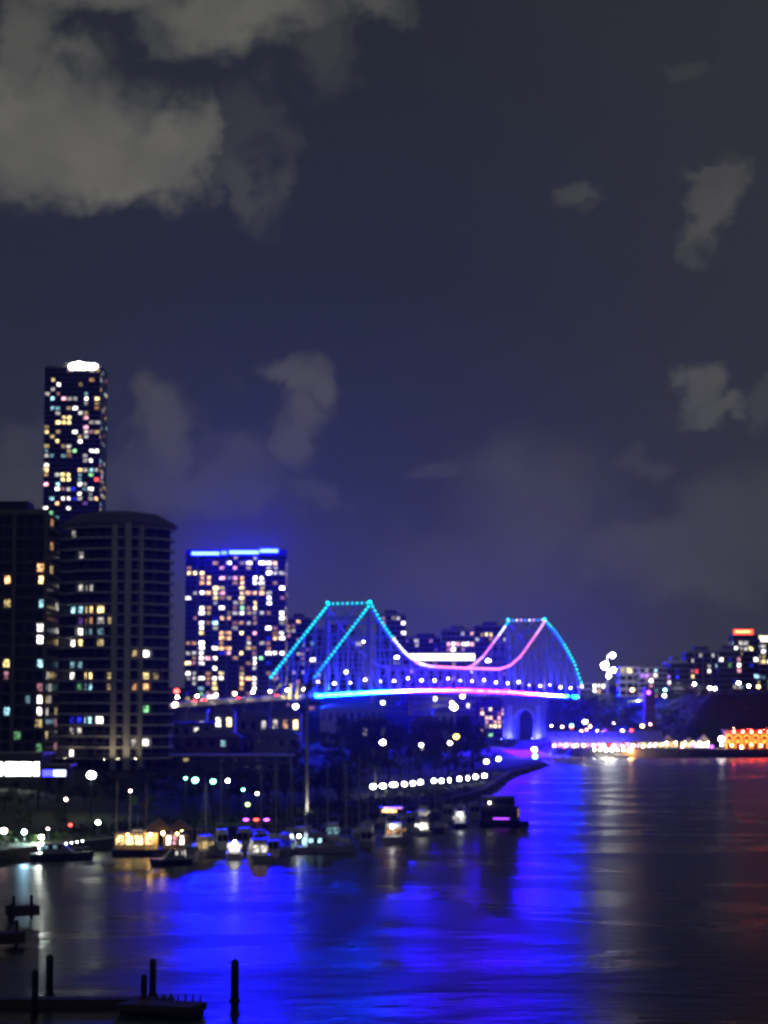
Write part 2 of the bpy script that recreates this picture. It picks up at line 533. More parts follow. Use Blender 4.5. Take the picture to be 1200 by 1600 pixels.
for s in (S1, S2):                                       # portal frames between the tower posts
    for z in (70.0, 58.0):
        MB().beam(B(s, 1, z), B(s, BW - 1, z), .8, 1.0).build('portal_strut', STEEL, bridge)
    for (ya, za, yb, zb) in ((1, 70, 8, 75.4), (8, 75.4, 12, 70), (12, 70, 16, 75.4), (16, 75.4, 23, 70), (1, 58, 12, 69.4), (12, 69.4, 23, 58)):
        MB().beam(B(s, ya, za), B(s, yb, zb), .55, .55).build('portal_brace', STEEL, bridge)
# deck slab in lengths, with a railing each side
ds = [SL - i * 18.0 for i in range(14, 0, -1)] + panels + [310 + i * 20.0 for i in range(1, 6)]
for a, c in zip(ds[:-1], ds[1:]):
    m = MB(); za, zc = zdeck(a), zdeck(c)
    for y0, y1, zo, zt in ((.7, BW - .7, -1.1, 0.0),):
        i = len(m.v)
        m.v += [(a, y0, za + zo), (c, y0, zc + zo), (c, y1, zc + zo), (a, y1, za + zo), (a, y0, za), (c, y0, zc), (c, y1, zc), (a, y1, za)]
        for q in ((0, 3, 2, 1), (4, 5, 6, 7), (0, 1, 5, 4), (1, 2, 6, 5), (2, 3, 7, 6), (3, 0, 4, 7)):
            m.f.append(tuple(i + k for k in q)); m.m.append(0)
    m.build('deck', ASPH, bridge)
    if a < SL or c > SR + 1:
        MB().beam((a, -.2, za - .35), (c, -.2, zc - .35), 1.3, 2.0).build('edge_girder', PALE, bridge)
    r = MB(); r.beam((a, .9, za + 1.2), (c, .9, zc + 1.2), .12, .12); r.beam((a, .9, za + .7), (c, .9, zc + .7), .07, .07)
    n = max(2, int((c - a) / 2.5))
    for k in range(n):
        u = k / n; r.beam((a + (c - a) * u, .9, za + (zc - za) * u), (a + (c - a) * u, .9, za + (zc - za) * u + 1.2), .09, .09)
    r.build('railing', STEEL, bridge)
# columns of the approach viaduct
for s in [SL - 14 - i * 26 for i in range(9)]:
    for tt in (3.0, BW - 3.0):
        w = B0 + BU * s + BN * tt; zg = hz(w.x, w.y) - 1
        MB().box(s - .9, s + .9, tt - .9, tt + .9, zg, zdeck(s) - 1.2).build('viaduct_column', CONC, bridge)
    MB().box(s - 1.1, s + 1.1, 1.2, BW - 1.2, zdeck(s) - 2.6, zdeck(s) - 1.15).build('viaduct_crosshead', CONC, bridge)


# masonry piers with an arched opening
def pier(s, label_side):
    w = B0 + BU * s + BN * 12; zg = min(hz((B0 + BU * s).x, (B0 + BU * s).y), hz(w.x, w.y)) - 2
    zt = zdeck(s) - 3.6
    m = MB(); xs0, xs1 = -2.5, BW + 2.5; c, rad, spring = BW / 2, 5.6, zt - 11.5
    # front outline cut into: two legs, and the spandrel over the arch
    arc = [(c + rad * math.cos(a), spring + rad * math.sin(a)) for a in [math.pi * k / 14 for k in range(15)]]
    for k in range(14):
        (xa, za), (xb, zb) = arc[k], arc[k + 1]
        for y, flip in ((-3.2, 0), (3.2, 1)):
            q = [(y, xa, za), (y, xa, zt), (y, xb, zt), (y, xb, zb)]
            m.face([(s + p[0], p[1], p[2]) for p in (q if flip else q[::-1])])
        m.face([(s - 3.2, xa, za), (s + 3.2, xa, za), (s + 3.2, xb, zb), (s - 3.2, xb, zb)])
    m.box(s - 3.2, s + 3.2, xs0 + .6, c - rad, zg, zt); m.box(s - 3.2, s + 3.2, c + rad, xs1 - .6, zg, zt)
    pw = m.build('pier_wall', CONC, bridge)
    MB().box(s - 3.8, s + 3.8, xs0, xs1, zt + .003, zt + 1.6).build('pier_cap', CONC, pw)
    ring = MB(); o = [(c + (rad + 1.1) * math.cos(math.pi * k / 14), spring + (rad + 1.1) * math.sin(math.pi * k / 14)) for k in range(15)]
    for k in range(14):
        i = len(ring.v)
        for yy in (s - 3.55, s - 3.203):
            ring.v += [(yy, *arc[k]), (yy, *o[k]), (yy, *o[k + 1]), (yy, *arc[k + 1])]
        for q in ((0, 1, 2, 3), (7, 6, 5, 4), (0, 4, 5, 1), (1, 5, 6, 2), (2, 6, 7, 3), (3, 7, 4, 0)):
            ring.f.append(tuple(i + a for a in q)); ring.m.append(0)
    ring.build('arch_ring', PALE, pw)
    for x0 in (1.2, BW - 4.2):
        MB().box(s - 3.7, s - 3.203, x0, x0 + 3.0, zg, zt - 3).build('pilaster', PALE, pw)
    for x0 in (2.7, c - rad - .6, BW - 2.7, BW + 1.6):       # blue floodlamps at the foot
        f = MB(); f.box(s - 6.2, s - 5.4, x0 - .5, x0 + .5, zg + 2, zg + 2.9, 0, top=1)
        f.build('pier_floodlamp', [DARKM, glow('pier_flood', (.02, .022, 1), 3200)], bridge)
    return zg


pier(S1, 'near'); pier(S2, 'far')

# --- light strips on the outside of the deck edge
STRIP = 6200.0


def strip_mat(s):
    keys = [(-63, (.8, 110, 1.0)), (-10, (1.2, 90, 1.0)), (22, (4, 40, 1.0)), (50, (70, 6, 1.0)), (90, (160, 1.6, 1)), (140, (190, .8, 1)), (185, (170, 1.0, 1)), (225, (90, 3, 1.2)), (262, (30, 14, 1.35)), (290, (.6, 40, 1.35)), (310, (.3, 60, 1.35))]
    c = [interp(s, [(k, v[j]) for k, v in keys]) for j in range(3)]
    q = round((s - SL) / 3)
    j = random.Random(q); c[1] *= j.uniform(.6, 2.6); c[0] *= j.uniform(.6, 1.5)
    return glow('edge_light_%03d' % q, (c[0] / STRIP, c[1] / STRIP, c[2]), STRIP)


# lamp heads side by side along the deck edge, every one aimed down the river
n = 124
hc, hs = math.cos(-(math.pi / 2 - TH)), math.sin(-(math.pi / 2 - TH))
for k in range(n):
    s_ = SL + (SR - SL) * (k + .5) / n; zc = zdeck(s_) - .65
    m = MB(); m.box(-.64, .64, -.3, .15, -.3, .5, 0, front=1)
    o = m.build('edge_light', [DARKM, strip_mat(s_)], bridge, loc=(s_, -1.15, zc)); o.rotation_euler = (0, 0, -(math.pi / 2 - TH))
    MB().beam((s_, -.9, zc), (s_, .2, zc), .2, .2).build('light_bracket', DARKM, bridge)


# --- rows of small lamps along the top chords
def led_mat(c, k):
    return glow('chord_lamp_%02d%02d%02d' % tuple(int(x * 99) for x in c), c, k, True)


CY, BL, WH, PK, LI, TE = (.0, .42, .62), (.0, .22, .95), (.75, .75, 1), (1, .22, .68), (.62, .28, 1), (.0, .58, .56)


def leds(s0, s1, tt, step, keys, out=-.9, rad=.62, k=5.0):
    pts = np.linspace(s0, s1, 60); L = np.concatenate([[0], np.cumsum(np.hypot(np.diff(pts), np.diff([ztop(p) for p in pts])))])
    N = max(2, int(L[-1] / step))
    for q in range(N + 1):
        s = float(np.interp(L[-1] * q / N, L, pts))
        c = min(keys, key=lambda kk: abs(kk[0] - s))[1]
        put('chord_lamp', DOT, bridge, (s, tt + out, ztop(s) + .7), scale=(rad,) * 3, mat=led_mat(c, k))


leds(SL, S1, 0, 3.5, [(-63, BL), (-45, CY), (-20, CY), (-2, TE)])
leds(SL, S1 - .5, BW, 3.4, [(-63, TE), (-40, CY), (-10, TE)])
leds(2.2, 60, 0, 3.4, [(5, CY), (24, CY), (32, WH), (46, WH), (56, LI)])
leds(61, 176, 0, 2.6, [(62, WH), (75, LI), (85, PK), (150, PK), (172, PK)], k=3.0)
leds(178, S2 - 1.5, 0, 3.0, [(180, PK), (225, PK), (240, LI)], k=2.6)
leds(184, S2 - 1, BW, 3.3, [(186, PK), (200, LI), (215, PK), (228, LI), (236, WH), (247, CY)], k=2.6)
leds(S2 + 2, SR, 0, 3.6, [(251, CY), (268, BL), (290, TE), (305, TE)])
for s, cs in ((S1, [TE, CY]), (S2, [WH, BL, LI])):
    for q in range(9):
        put('portal_lamp', DOT, bridge, (s - .8, 1.0 + 22 * q / 8, 76.9), scale=(.5,) * 3, mat=led_mat(cs[q % len(cs)], 3.0))
    for tt in (0, BW):
        put('tower_top_lamp', BULB, bridge, (s - .6, tt - .6, 77.4), scale=(.9,) * 3, mat=led_mat(CY, 4))
# --- blue flood lamps on the deck that wash the steelwork
for i, s in enumerate(panels):
    for tt in (1.9, BW - 1.9):
        k = 2 if abs(s) < 7 or abs(s - 248) < 7 else 1
        m = MB(); m.box(s + 1.0, s + 2.2, tt - .3, tt + .3, zdeck(s) + .05, zdeck(s) + .5, 0, top=1)
        m.build('deck_floodlamp', [DARKM, glow('steel_flood_%d' % k, (.006, .004 + .03 * (k - 1), 1), 480 * (1 if k == 1 else 14))], bridge)

# street lamps on the deck, things of their own
LAMPW = glow('lamp_warm', (1, .72, .36), 30); LAMPN = glow('lamp_neutral', (1, .88, .70), 30); LAMPC = glow('lamp_cool', (.85, .95, 1), 40); LAMPP = glow('lamp_pinkish', (1, .66, .62), 26)
_m = MB(); _m.tube([(0, 0, 0), (0, 0, 4.6)], [.13, .09], 6); POSTM = _m.mesh('lamp_post', STEEL)
_m = MB(); _m.beam((0, 0, 4.5), (0, -1.2, 4.9), .1, .1); ARMM = _m.mesh('lamp_arm', STEEL)


def deck_lamp(s, tt, label, mat, sc=1.0):
    w = B0 + BU * s + BN * tt
    t_ = thing('deck_lamp', label, 'street lamp', (w.x, w.y, zdeck(s)), math.pi / 2 - TH, 'street lamps on the bridge deck')
    put('post', POSTM, t_, scale=(1, 1, sc)); ar = put('arm', ARMM, t_, (0, 0, 4.5 * (sc - 1)))
    put('lamp_head', BULB, ar, (0, -1.2, 4.85), scale=(.6, .6, .46), mat=mat)


for k in range(21):
    s = -54 + k * 17.6
    deck_lamp(s, 3.0, '%s lamp post along the near side of the bridge deck, from the left' % ORD[k], [LAMPW, LAMPN, LAMPN, LAMPW, LAMPN, LAMPP][k % 6], 1.0 if k % 3 else 1.25)

for k in range(9):  # lamps added along the parapet, hung outward to light the girder face
    deck_lamp(-78 - k * 17, -1.2, '%s added warm lamp lighting the viaduct edge, counted leftward from the truss end' % ORD[k], glow('fascia_fill', (1, .86, .62), 70), .62)

# ------------------------------------------------------------------ towers
def pane(parent, x, y, z, w, h, mat=None, yaw=0.0, d=.14, name='window'):
    return put(name, PANE, parent, (x, y, z), (0, 0, yaw), (w, d, h), mat or GLASS)


def slab_tower(name, label, px0, px1, pytop, Y, depth, bays, sh, blobs=(), zb=None, prob=0.0, palette='WWYYoOwwyPCg', wall=DCONC, slab=CONC,
               side=True, piers=(), pfloor=0, cap=True, lw=.84, lh=.62, cat='apartment tower', seed=1, sbays=None, slabs=True, group=None):
    rg = random.Random(seed)
    a, c = P(px0, pytop, Y), P(px1, pytop, Y)
    w = c.x - a.x; xc = (a.x + c.x) / 2
    if zb is None:
        zb = hz(xc, Y + depth / 2) - .5
    H = a.z - zb
    t_ = thing(name, label, cat, (xc, Y + depth / 2, zb), 0, group)
    n = max(1, int(round(H / sh))); sh = H / n
    MB().box(-w / 2, w / 2, -depth / 2, depth / 2, 0, H).build('wall', wall, t_)
    lo = pfloor
    if slabs:
        sm = MB().box(-w / 2 - .35, w / 2 + .35, -depth / 2 - .55, depth / 2 + .3, -.16, .16).mesh('floor_slab', slab)
        for k in range(lo + 1, n + 1):
            put('floor_slab', sm, t_, (0, 0, k * sh - (.0 if k < n else -.17)))
    bw = w / bays
    want = {}
    for bl in blobs:
        px, py, code = bl[:3]; span = bl[3] if len(bl) > 3 else 1
        p = P(px, py, Y)
        k = int((p.z - zb) / sh); b0 = (p.x - xc + w / 2) / bw - span / 2 + .5
        for q in range(span):
            want[(int(b0 + q), k)] = code
    cells = [(b, k) for k in range(lo, n) for b in range(bays)]
    rest = MB(); cnt = 0
    for b, k in cells:
        code = want.get((b, k)) or (rg.choice(palette) if rg.random() < prob else None)
        x, z = -w / 2 + (b + .5) * bw, (k + .52) * sh
        if code or cnt < 200:
            ww = lw * bw * (1 if not code else rg.uniform(.55, 1.0)); cnt += not code
            pane(t_, x + (rg.uniform(-.06, .06) * bw if code else 0), -depth / 2 - .04, z, ww, lh * sh, lit(code) if code else None)
        else:
            rest.box(x - lw * bw / 2, x + lw * bw / 2, -depth / 2 - .11, -depth / 2 + .03, z - lh * sh / 2, z + lh * sh / 2)
    if rest.v:
        kind(rest.build('dark_glazing', GLASS, t_), 'stuff')
    if side:
        sg = 1 if xc < 0 else -1
        nb = sbays or max(2, int(depth / 5)); sw = depth / nb
        rest = MB()
        for k in range(lo, n):
            for b in range(nb):
                y, z = -depth / 2 + (b + .5) * sw, (k + .52) * sh
                code = rg.choice(palette) if rg.random() < prob * .8 + (.1 if blobs else 0) else None
                if code:
                    pane(t_, sg * (w / 2 + .04), y, z, sw * .75, lh * sh, lit(code.lower()), math.pi / 2)
                else:
                    rest.box(sg * w / 2 - .06, sg * w / 2 + .06, y - sw * .38, y + sw * .38, z - lh * sh / 2, z + lh * sh / 2)
        kind(rest.build('side_glazing', GLASS, t_), 'stuff')
    for x in piers:
        MB().box(-w / 2 + x * w - .45, -w / 2 + x * w + .45, -depth / 2 - .8, -depth / 2 - .002, 0, H).build('pier', slab, t_)
    if cap:
        MB().box(-w / 2 - .2, w / 2 + .2, -depth / 2 - .4, -depth / 2 - .1, H + .34, H + 1.4).build('parapet', slab, t_)
        MB().box(-w * .22, w * .2, -depth * .25, depth * .25, H + .2, H + 4).build('plant_room', wall, t_)
    return t_, w, H, xc, zb


def sc(lst, ox, oy, k):
    return [(ox + b[0] / k, oy + b[1] / k) + tuple(b[2:]) for b in lst]


# very tall residential tower, far left
TALL = sc([(315, 200, 'Y'), (365, 258, 'W'), (303, 288, 'w'), (328, 345, 'C'), (390, 345, 'P'), (485, 345, 'w'), (555, 320, 'W'), (620, 325, 'Y'), (525, 368, 'w'),
           (328, 402, 'C'), (368, 402, 'c'), (485, 402, 'W'), (410, 458, 'Y', 2), (405, 490, 'Y', 3), (525, 458, 'P'), (575, 468, 'w', 2), (617, 470, 'w'), (525, 515, 'P'),
           (305, 548, 'Y'), (457, 545, 'W'), (525, 545, 'w'), (363, 605, 'Y'), (485, 605, 'K'), (550, 583, 'w'), (482, 665, 'G'), (590, 668, 'W', 2), (310, 692, 'c'),
           (520, 690, 'w'), (525, 715, 'w'), (557, 728, 'W'), (305, 748, 'W'), (305, 782, 'Y'), (295, 808, 'o'), (485, 778, 'O'), (555, 780, 'C'), (570, 812, 'G'),
           (612, 785, 'w'), (630, 815, 'W'), (425, 805, 'Y', 2), (415, 835, 'Y', 2), (620, 850, 'R'), (296, 868, 'P'), (372, 865, 'C'), (482, 865, 'W'), (520, 862, 'w'),
           (365, 892, 'W'), (460, 893, 'B'), (583, 900, 'W'), (487, 925, 'W'), (550, 928, 'w'), (325, 955, 'C'), (405, 948, 'W', 2), (450, 955, 'b'), (365, 985, 'O'),
           (612, 960, 'O'), (520, 980, 'v'), (300, 1008, 'W'), (412, 1005, 'W'), (310, 1040, 'G'), (535, 1118, 'Y'), (465, 1148, 'O', 2), (458, 1203, 'w'),
           (345, 1243, 'W', 2), (347, 1275, 'Y'), (340, 1335, 'g'), (380, 1468, 'Y'), (375, 1500, 'w'), (350, 1537, 'w'), (345, 1600, 'w'), (350, 1790, 'p')], 0, 540, 4)
t_, w, H, xc, zb = slab_tower('residential_tower', 'tallest tower on the left, slim, with a glowing white crown', 70, 157, 575, 1500, 38, 10, 3.15, TALL, zb=14, pfloor=18,
                              palette='yywwopywc', prob=.13, seed=3, wall=surf('tower_facade', (.055, .055, .075), .6, scale=.2), slab=surf('tower_slab', (.16, .16, .20), .7), cap=False)
MB().box(-w / 2, w / 2, -15, 19, H + .4, H + 2.2).build('parapet', DCONC, t_)
MB().box(w * .42 - 22, w * .42, -14, 10, H + .4, H + 4.5).build('plant_room', DCONC, t_)
a = P(108, 575, 1500).x - xc; c = P(152, 575, 1500).x - xc
for k, (u, rr) in enumerate(((.14, 2.4), (.34, 2.9), (.52, 2.4), (.7, 2.2), (.86, 2.0))):
    put('crown_light', BULB, t_, (a + (c - a) * u, -19.2, H + 1.0 + (.5 if k == 1 else 0)), scale=(3.1, 1.0, rr), mat=glow('crown_white', (1, 1, .88), 14))
# tower with the blue roof lights
BLUEB = sc([(185, 368, 'Y', 2), (270, 368, 'Y', 2), (445, 320, 'P'), (490, 285, 'W'), (555, 320, 'P'), (645, 285, 'W'), (760, 285, 'W', 2), (865, 280, 'O'), (450, 400, 'P'),
            (517, 400, 'P'), (310, 430, 'O', 2), (310, 470, 'O', 2), (745, 435, 'K', 2), (745, 470, 'W', 2), (820, 395, 'W'), (862, 355, 'w'), (905, 390, 'w'), (910, 498, 'K'),
            (275, 515, 'W', 3), (400, 510, 'Y'), (452, 508, 'y'), (235, 545, 'w'), (310, 545, 'w'), (355, 548, 'O'), (400, 550, 'Y'), (400, 575, 'Y'), (450, 545, 'P'), (578, 435, 'O'),
            (585, 465, 'O'), (590, 505, 'Y'), (590, 545, 'Y'), (590, 575, 'Y'), (680, 540, 'O', 2), (740, 540, 'O'), (820, 545, 'w'), (820, 580, 'K'), (820, 610, 'W'), (910, 575, 'p'),
            (187, 583, 'W'), (400, 610, 'w'), (515, 608, 'w'), (685, 605, 'Y'), (685, 635, 'Y'), (590, 640, 'G'), (445, 648, 'W'), (285, 660, 'K'), (285, 690, 'W'), (325, 680, 'y'),
            (640, 678, 'y'), (700, 678, 'w', 2), (590, 705, 'W'), (360, 713, 'W'), (400, 713, 'b'), (465, 715, 'O', 2), (905, 690, 'K'), (905, 715, 'W'), (685, 740, 'o'), (690, 775, 'o'),
            (275, 765, 'W'), (275, 795, 'W'), (315, 755, 'o'), (400, 785, 'C'), (400, 820, 'w'), (540, 780, 'p'), (595, 778, 'o'), (772, 813, 'W'), (905, 778, 'w'), (280, 853, 'Y'),
            (460, 850, 'O', 2), (460, 885, 'O', 2), (597, 848, 'Y'), (685, 850, 'P'), (820, 870, 'b'), (858, 880, 'O'), (905, 860, 'W'), (905, 885, 'W'), (195, 920, 'o', 2), (400, 915, 'b'),
            (400, 955, 'W'), (465, 950, 'O', 2), (465, 988, 'P', 2), (273, 935, 'K'), (273, 965, 'W'), (588, 985, 'Y'), (685, 985, 'p'), (820, 950, 'o'), (905, 985, 'p'), (188, 988, 'w'),
            (395, 1025, 'W'), (450, 1022, 'b'), (270, 1020, 'W'), (270, 1050, 'W'), (320, 1055, 'P'), (685, 1040, 'W'), (685, 1065, 'W'), (730, 1050, 'G'), (835, 1018, 'W', 3), (175, 1095, 'Y'),
            (270, 1085, 'W'), (540, 1060, 'o'), (685, 1110, 'w'), (815, 1085, 'b'), (400, 1125, 'W'), (440, 1160, 'Y'), (595, 1122, 'o'), (590, 1160, 'y'), (185, 1160, 'W'), (275, 1185, 'W'),
            (360, 1190, 'W'), (405, 1185, 'K'), (405, 1215, 'W'), (400, 1245, 'Y'), (595, 1190, 'Y'), (635, 1185, 'O'), (690, 1185, 'W'), (590, 1225, 'O'), (800, 1155, 'o'), (190, 1195, 'w'),
            (230, 1230, 'w'), (355, 1260, 'Y'), (585, 1260, 'o'), (680, 1255, 'W'), (680, 1285, 'W'), (275, 1295, 'c'), (520, 1300, 'O'), (180, 1328, 'b'), (280, 1330, 'G'), (310, 1330, 'p'), (360, 1320, 'y')], 260, 820, 5)
t_, w, H, xc, zb = slab_tower('residential_tower', 'broad apartment tower crowned by bright blue roof lights behind the viaduct', 290, 446, 868, 1300, 30, 15, 2.9, BLUEB, zb=16, palette='yowwypo', prob=.14, seed=5,
                              wall=surf('blue_tower_facade', (.07, .065, .085), .6, scale=.2), slab=surf('blue_tower_slab', (.2, .19, .22), .7), piers=(.12, .42, .72), cap=False, pfloor=3)
MB().box(-w / 2 - .3, w / 2 + .3, -12, 15, H + .35, H + 3.6).build('parapet', DCONC, t_)
for px0, px1, dz, k in ((299, 342, -.4, 1), (345, 354, 0, 2), (358, 404, .3, 1), (406, 434, 1.1, 1)):
    a, c = P(px0, 870, 1300).x - xc, P(px1, 870, 1300).x - xc
    m = MB(); m.box(a, c, -12.9, -12.1, H + .8 + dz, H + 2.6 + dz, 0, front=1)
    m.build('crown_light', [DARKM, glow('crown_blue_%d' % k, (.0002, .0004, 1), 3900 if k == 1 else 2200)], t_)

# curved apartment tower
ROUND = sc([(245, 50, 'C'), (205, 100, 'C'), (238, 140, 'y'), (300, 100, 'w'), (375, 110, 'Y'), (435, 105, 'Y'), (222, 190, 'v'), (285, 215, 'y'), (325, 210, 'O'), (375, 210, 'o'), (420, 205, 'w'),
            (235, 290, 'W'), (300, 300, 'c'), (345, 300, 'c'), (390, 300, 'c'), (198, 390, 'W'), (240, 385, 'y'), (280, 372, 'Y'), (478, 372, 'y'), (200, 520, 'c'), (250, 515, 'c'), (205, 660, 'W'),
            (352, 655, 'Y'), (490, 655, 'y'), (845, 665, 'Y'), (910, 655, 'y'), (230, 755, 'W'), (275, 750, 'g'), (380, 750, 'C'), (495, 755, 'y'), (750, 755, 'o'), (835, 755, 'O'), (762, 480, 'y'),
            (832, 475, 'W'), (825, 950, 'G'), (200, 1040, 'b'), (240, 1040, 'B'), (300, 1035, 'b'), (345, 1030, 'C'), (390, 1030, 'C'), (455, 1020, 'K'), (250, 1155, 'w'), (185, 1155, 'w'),
            (825, 1205, 'W'), (765, 1205, 'w'), (185, 1315, 'W'), (595, 205, 'y')], 80, 940, 5.714) + [(122, 872, 'w'), (125, 915, 'w'), (142, 915, 'w'), (118, 838, 'w')]
YR = 640.0
cx = P(184, 1000, YR).x; rad = (P(271, 1000, YR).x - P(97, 1000, YR).x) / 2
zb = 7.0; zt = P(184, 822, YR - rad).z; nfl = 22; sh = (zt - zb) / nfl
t_ = thing('round_tower', 'curved dark apartment tower with pale ribs and balcony edges on the left bank', 'apartment tower', (cx, YR, zb))
RW = surf('round_tower_wall', (.07, .07, .08), .7, scale=.3); RS = surf('round_tower_slab', (.72, .70, .64), .8, scale=.5)
MB().lathe([(rad - 1.6, 0), (rad - 1.6, zt - zb)], 48).build('wall', RW, t_)
sm = MB().lathe([(rad + .25, -.24), (rad + .25, .24)], 64).mesh('floor_slab', RS)
for k in range(1, nfl + 1):
    put('floor_slab', sm, t_, (0, 0, k * sh))
rail = MB()
for j in range(64):
    a0, a1 = 2 * math.pi * j / 64, 2 * math.pi * (j + 1) / 64
    rail.beam((rad * .995 * math.cos(a0), rad * .995 * math.sin(a0), 1.05), (rad * .995 * math.cos(a1), rad * .995 * math.sin(a1), 1.05), .06, .06)
rm = rail.mesh('balcony_rail', RS)
for k in range(1, nfl):
    put('balcony_rail', rm, t_, (0, 0, k * sh + .13))
want = {}
NB = 13
for px, py, code in ROUND:
    p = P(px, py, YR - rad * .8); u = max(-.98, min(.98, (p.x - cx) / (rad - 1.6) * (YR / (YR - rad * .8))))
    an = math.asin(u); b = int((an + math.pi / 2) / math.pi * NB)
    want[(b, int((p.z - zb) / sh))] = code
for k in range(nfl):
    for b in range(NB):
        an = -math.pi / 2 + (b + .5) * math.pi / NB
        code = want.get((b, k))
        r0 = (rad - 1.6) * .997
        pane(t_, r0 * math.sin(an), -r0 * math.cos(an), k * sh + sh * .46, 2.1 if code else 2.6, sh * .55, lit(code) if code else None, an)
for px, wd, dp in ((178, 1.5, .7), (198, 1.6, 1.0), (218, .9, .7)):
    an = math.asin((P(px, 1000, YR - rad).x - cx) / rad)
    q = MB().box(-wd / 2, wd / 2, -rad - dp, -rad + 2.2, 0, zt - zb + 1.0).build('rib', surf('rib_render', (.6, .58, .52), .85, scale=.4), t_); q.rotation_euler = (0, 0, an)
for px in (112, 133, 148, 164, 236, 252, 264):
    an = math.asin(max(-.97, min(.97, (P(px, 1000, YR - rad).x - cx) / rad)))
    q = MB().box(-.09, .09, -rad + .3, -rad + 1.7, 0, zt - zb).build('balcony_post', RW, t_); q.rotation_euler = (0, 0, an)
MB().box(-rad - .6, -rad + 5.0, -6, 8, 0, zt - zb - 1).build('stair_wing', RW, t_)
wing = MB().box(-rad - 1.6, -rad + 3.6, -7.4, 8, -.14, .14).mesh('wing_slab', RS)
for k in range(1, nfl):
    put('wing_slab', wing, t_, (0, 0, k * sh + .01))
rf = MB().lathe([(rad + .9, zt - zb + .4), (rad + .9, zt - zb + 1.3), (rad * .72, zt - zb + 4.2), (rad * .3, zt - zb + 5.2)], 48).build('roof', surf('zinc_roof', (.16, .155, .15), .6, .2, scale=.2), t_)
for an in (R(-3), R(8), R(22), R(-40)):                    # up-lamps at the foot of the ribs
    m = MB(); m.box(-.35, .35, -rad - 4.2, -rad - 3.6, 2.6, 3.0, 0, top=1)
    q = m.build('uplight', [DARKM, glow('uplight_warm', (1, .86, .55), 70)], t_); q.rotation_euler = (0, 0, an)

# dark tower cut by the left edge
LEFT = sc([(250, 30, 'O'), (235, 60, 'O'), (235, 130, 'Y'), (80, 130, 'O'), (75, 268, 'y'), (240, 280, 'C'), (235, 410, 'W'), (230, 485, 'K'), (75, 620, 'Y'), (228, 620, 'C'), (75, 690, 'w'),
           (15, 700, 'p'), (245, 770, 'p'), (145, 825, 'c'), (70, 900, 'C'), (10, 895, 'C'), (235, 890, 'W'), (245, 940, 'K'), (245, 990, 'y'), (95, 1110, 'g'), (230, 1175, 'g')], 0, 880, 4)
slab_tower('balcony_tower', 'dark balconied apartment tower cut off by the left edge', -46, 74, 804, 585, 22, 7, 3.0, LEFT, zb=6, seed=9, wall=RW,
           slab=surf('left_tower_slab', (.22, .21, .20), .8), lw=.62, piers=(.3, .58, .99), sbays=4)

# ------------------------------------------------------------------ middle distance behind the bridge
slab_tower('far_apartment_block', 'mid-height apartment block between the blue-crowned tower and the bridge truss', 447, 486, 968, 1500, 25, 5, 3.0, [(455, 984, 'w'), (463, 974, 'O'), (474, 968, 'P'), (453, 996, 'p'), (475, 1010, 'w')], zb=18, prob=.18, seed=11, palette='wpoyw')
slab_tower('far_office_block', 'broad dark blue-washed office block seen through the left truss arm', 483, 566, 985, 1480, 30, 8, 3.4, [(475, 1030, 'W'), (527, 985, 'P'), (568, 1001, 'W'), (507, 980, 'p'), (492, 1007, 'c')], zb=18, prob=.05, seed=12, palette='wpbv', cat='office block')
slab_tower('terraced_tower', 'terraced tower with orange rooftop lights right of the left bridge tower', 588, 634, 962, 1560, 25, 6, 3.4, [(611, 960, 'O'), (600, 965, 'p'), (629, 977, 'W'), (629, 988, 'W')], zb=18, prob=.06, seed=13, palette='wpby')
slab_tower('far_apartment_block', 'long dark block behind the middle of the bridge span', 632, 700, 998, 1620, 30, 9, 3.3, [], zb=18, prob=.10, seed=14, palette='wpbvWb')
slab_tower('far_office_block', 'pale block with a row of tall pink windows behind the span', 690, 741, 986, 1580, 30, 7, 3.6, [(699, 1006, 'P'), (706, 1006, 'W'), (713, 1006, 'P'), (720, 1006, 'W'), (728, 1006, 'W'), (735, 1006, 'P'), (734, 988, 'O'), (712, 986, 'w')], zb=18, prob=.05, seed=15, palette='wpW', cat='office block', wall=CONC)
slab_tower('far_office_block', 'block with yellow top-floor windows beside the right bridge tower', 742, 792, 980, 1600, 30, 7, 3.5, [(765, 993, 'Y', 2), (752, 993, 'y'), (765, 1000, 'p')], zb=18, prob=.08, seed=16, palette='wpby', cat='office block')
slab_tower('far_apartment_block', 'low apartment block with warm windows seen beside the arched pier', 750, 790, 1105, 1460, 14, 6, 2.9, [(757, 1122, 'Y'), (768, 1120, 'O'), (775, 1130, 'O', 2), (775, 1137, 'Y', 2), (757, 1133, 'y'), (770, 1146, 'G')], zb=5, prob=.35, seed=17, palette='OYoyP', cap=False, side=False)
# long hall with the white lit upper storey
t_, w, H, xc, zb = slab_tower('lit_hall', 'long low hall with a glaring white upper storey behind the span', 640, 742, 1022, 1520, 30, 14, 4.5, [], zb=18, prob=.12, seed=18, palette='WwyWp', cat='hall', cap=False)
for k in range(10):
    x = -w / 2 + (k + .5) * w / 10
    m = MB(); m.box(x - w / 20 + .15, x + w / 20 - .15, -16.4, -15.9, H - 4.2, H + .1, 0, front=1); m.build('lit_panel', [DARKM, glow('hall_white', (1, .96, .86), 3.0, False)], t_)
# ball lights glimpsed through the truss: lamps on the streets behind
_m = MB(); _m.tube([(0, 0, -9), (0, 0, 0)], [.16, .1], 6); MASTM = _m.mesh('mast', DARKM)


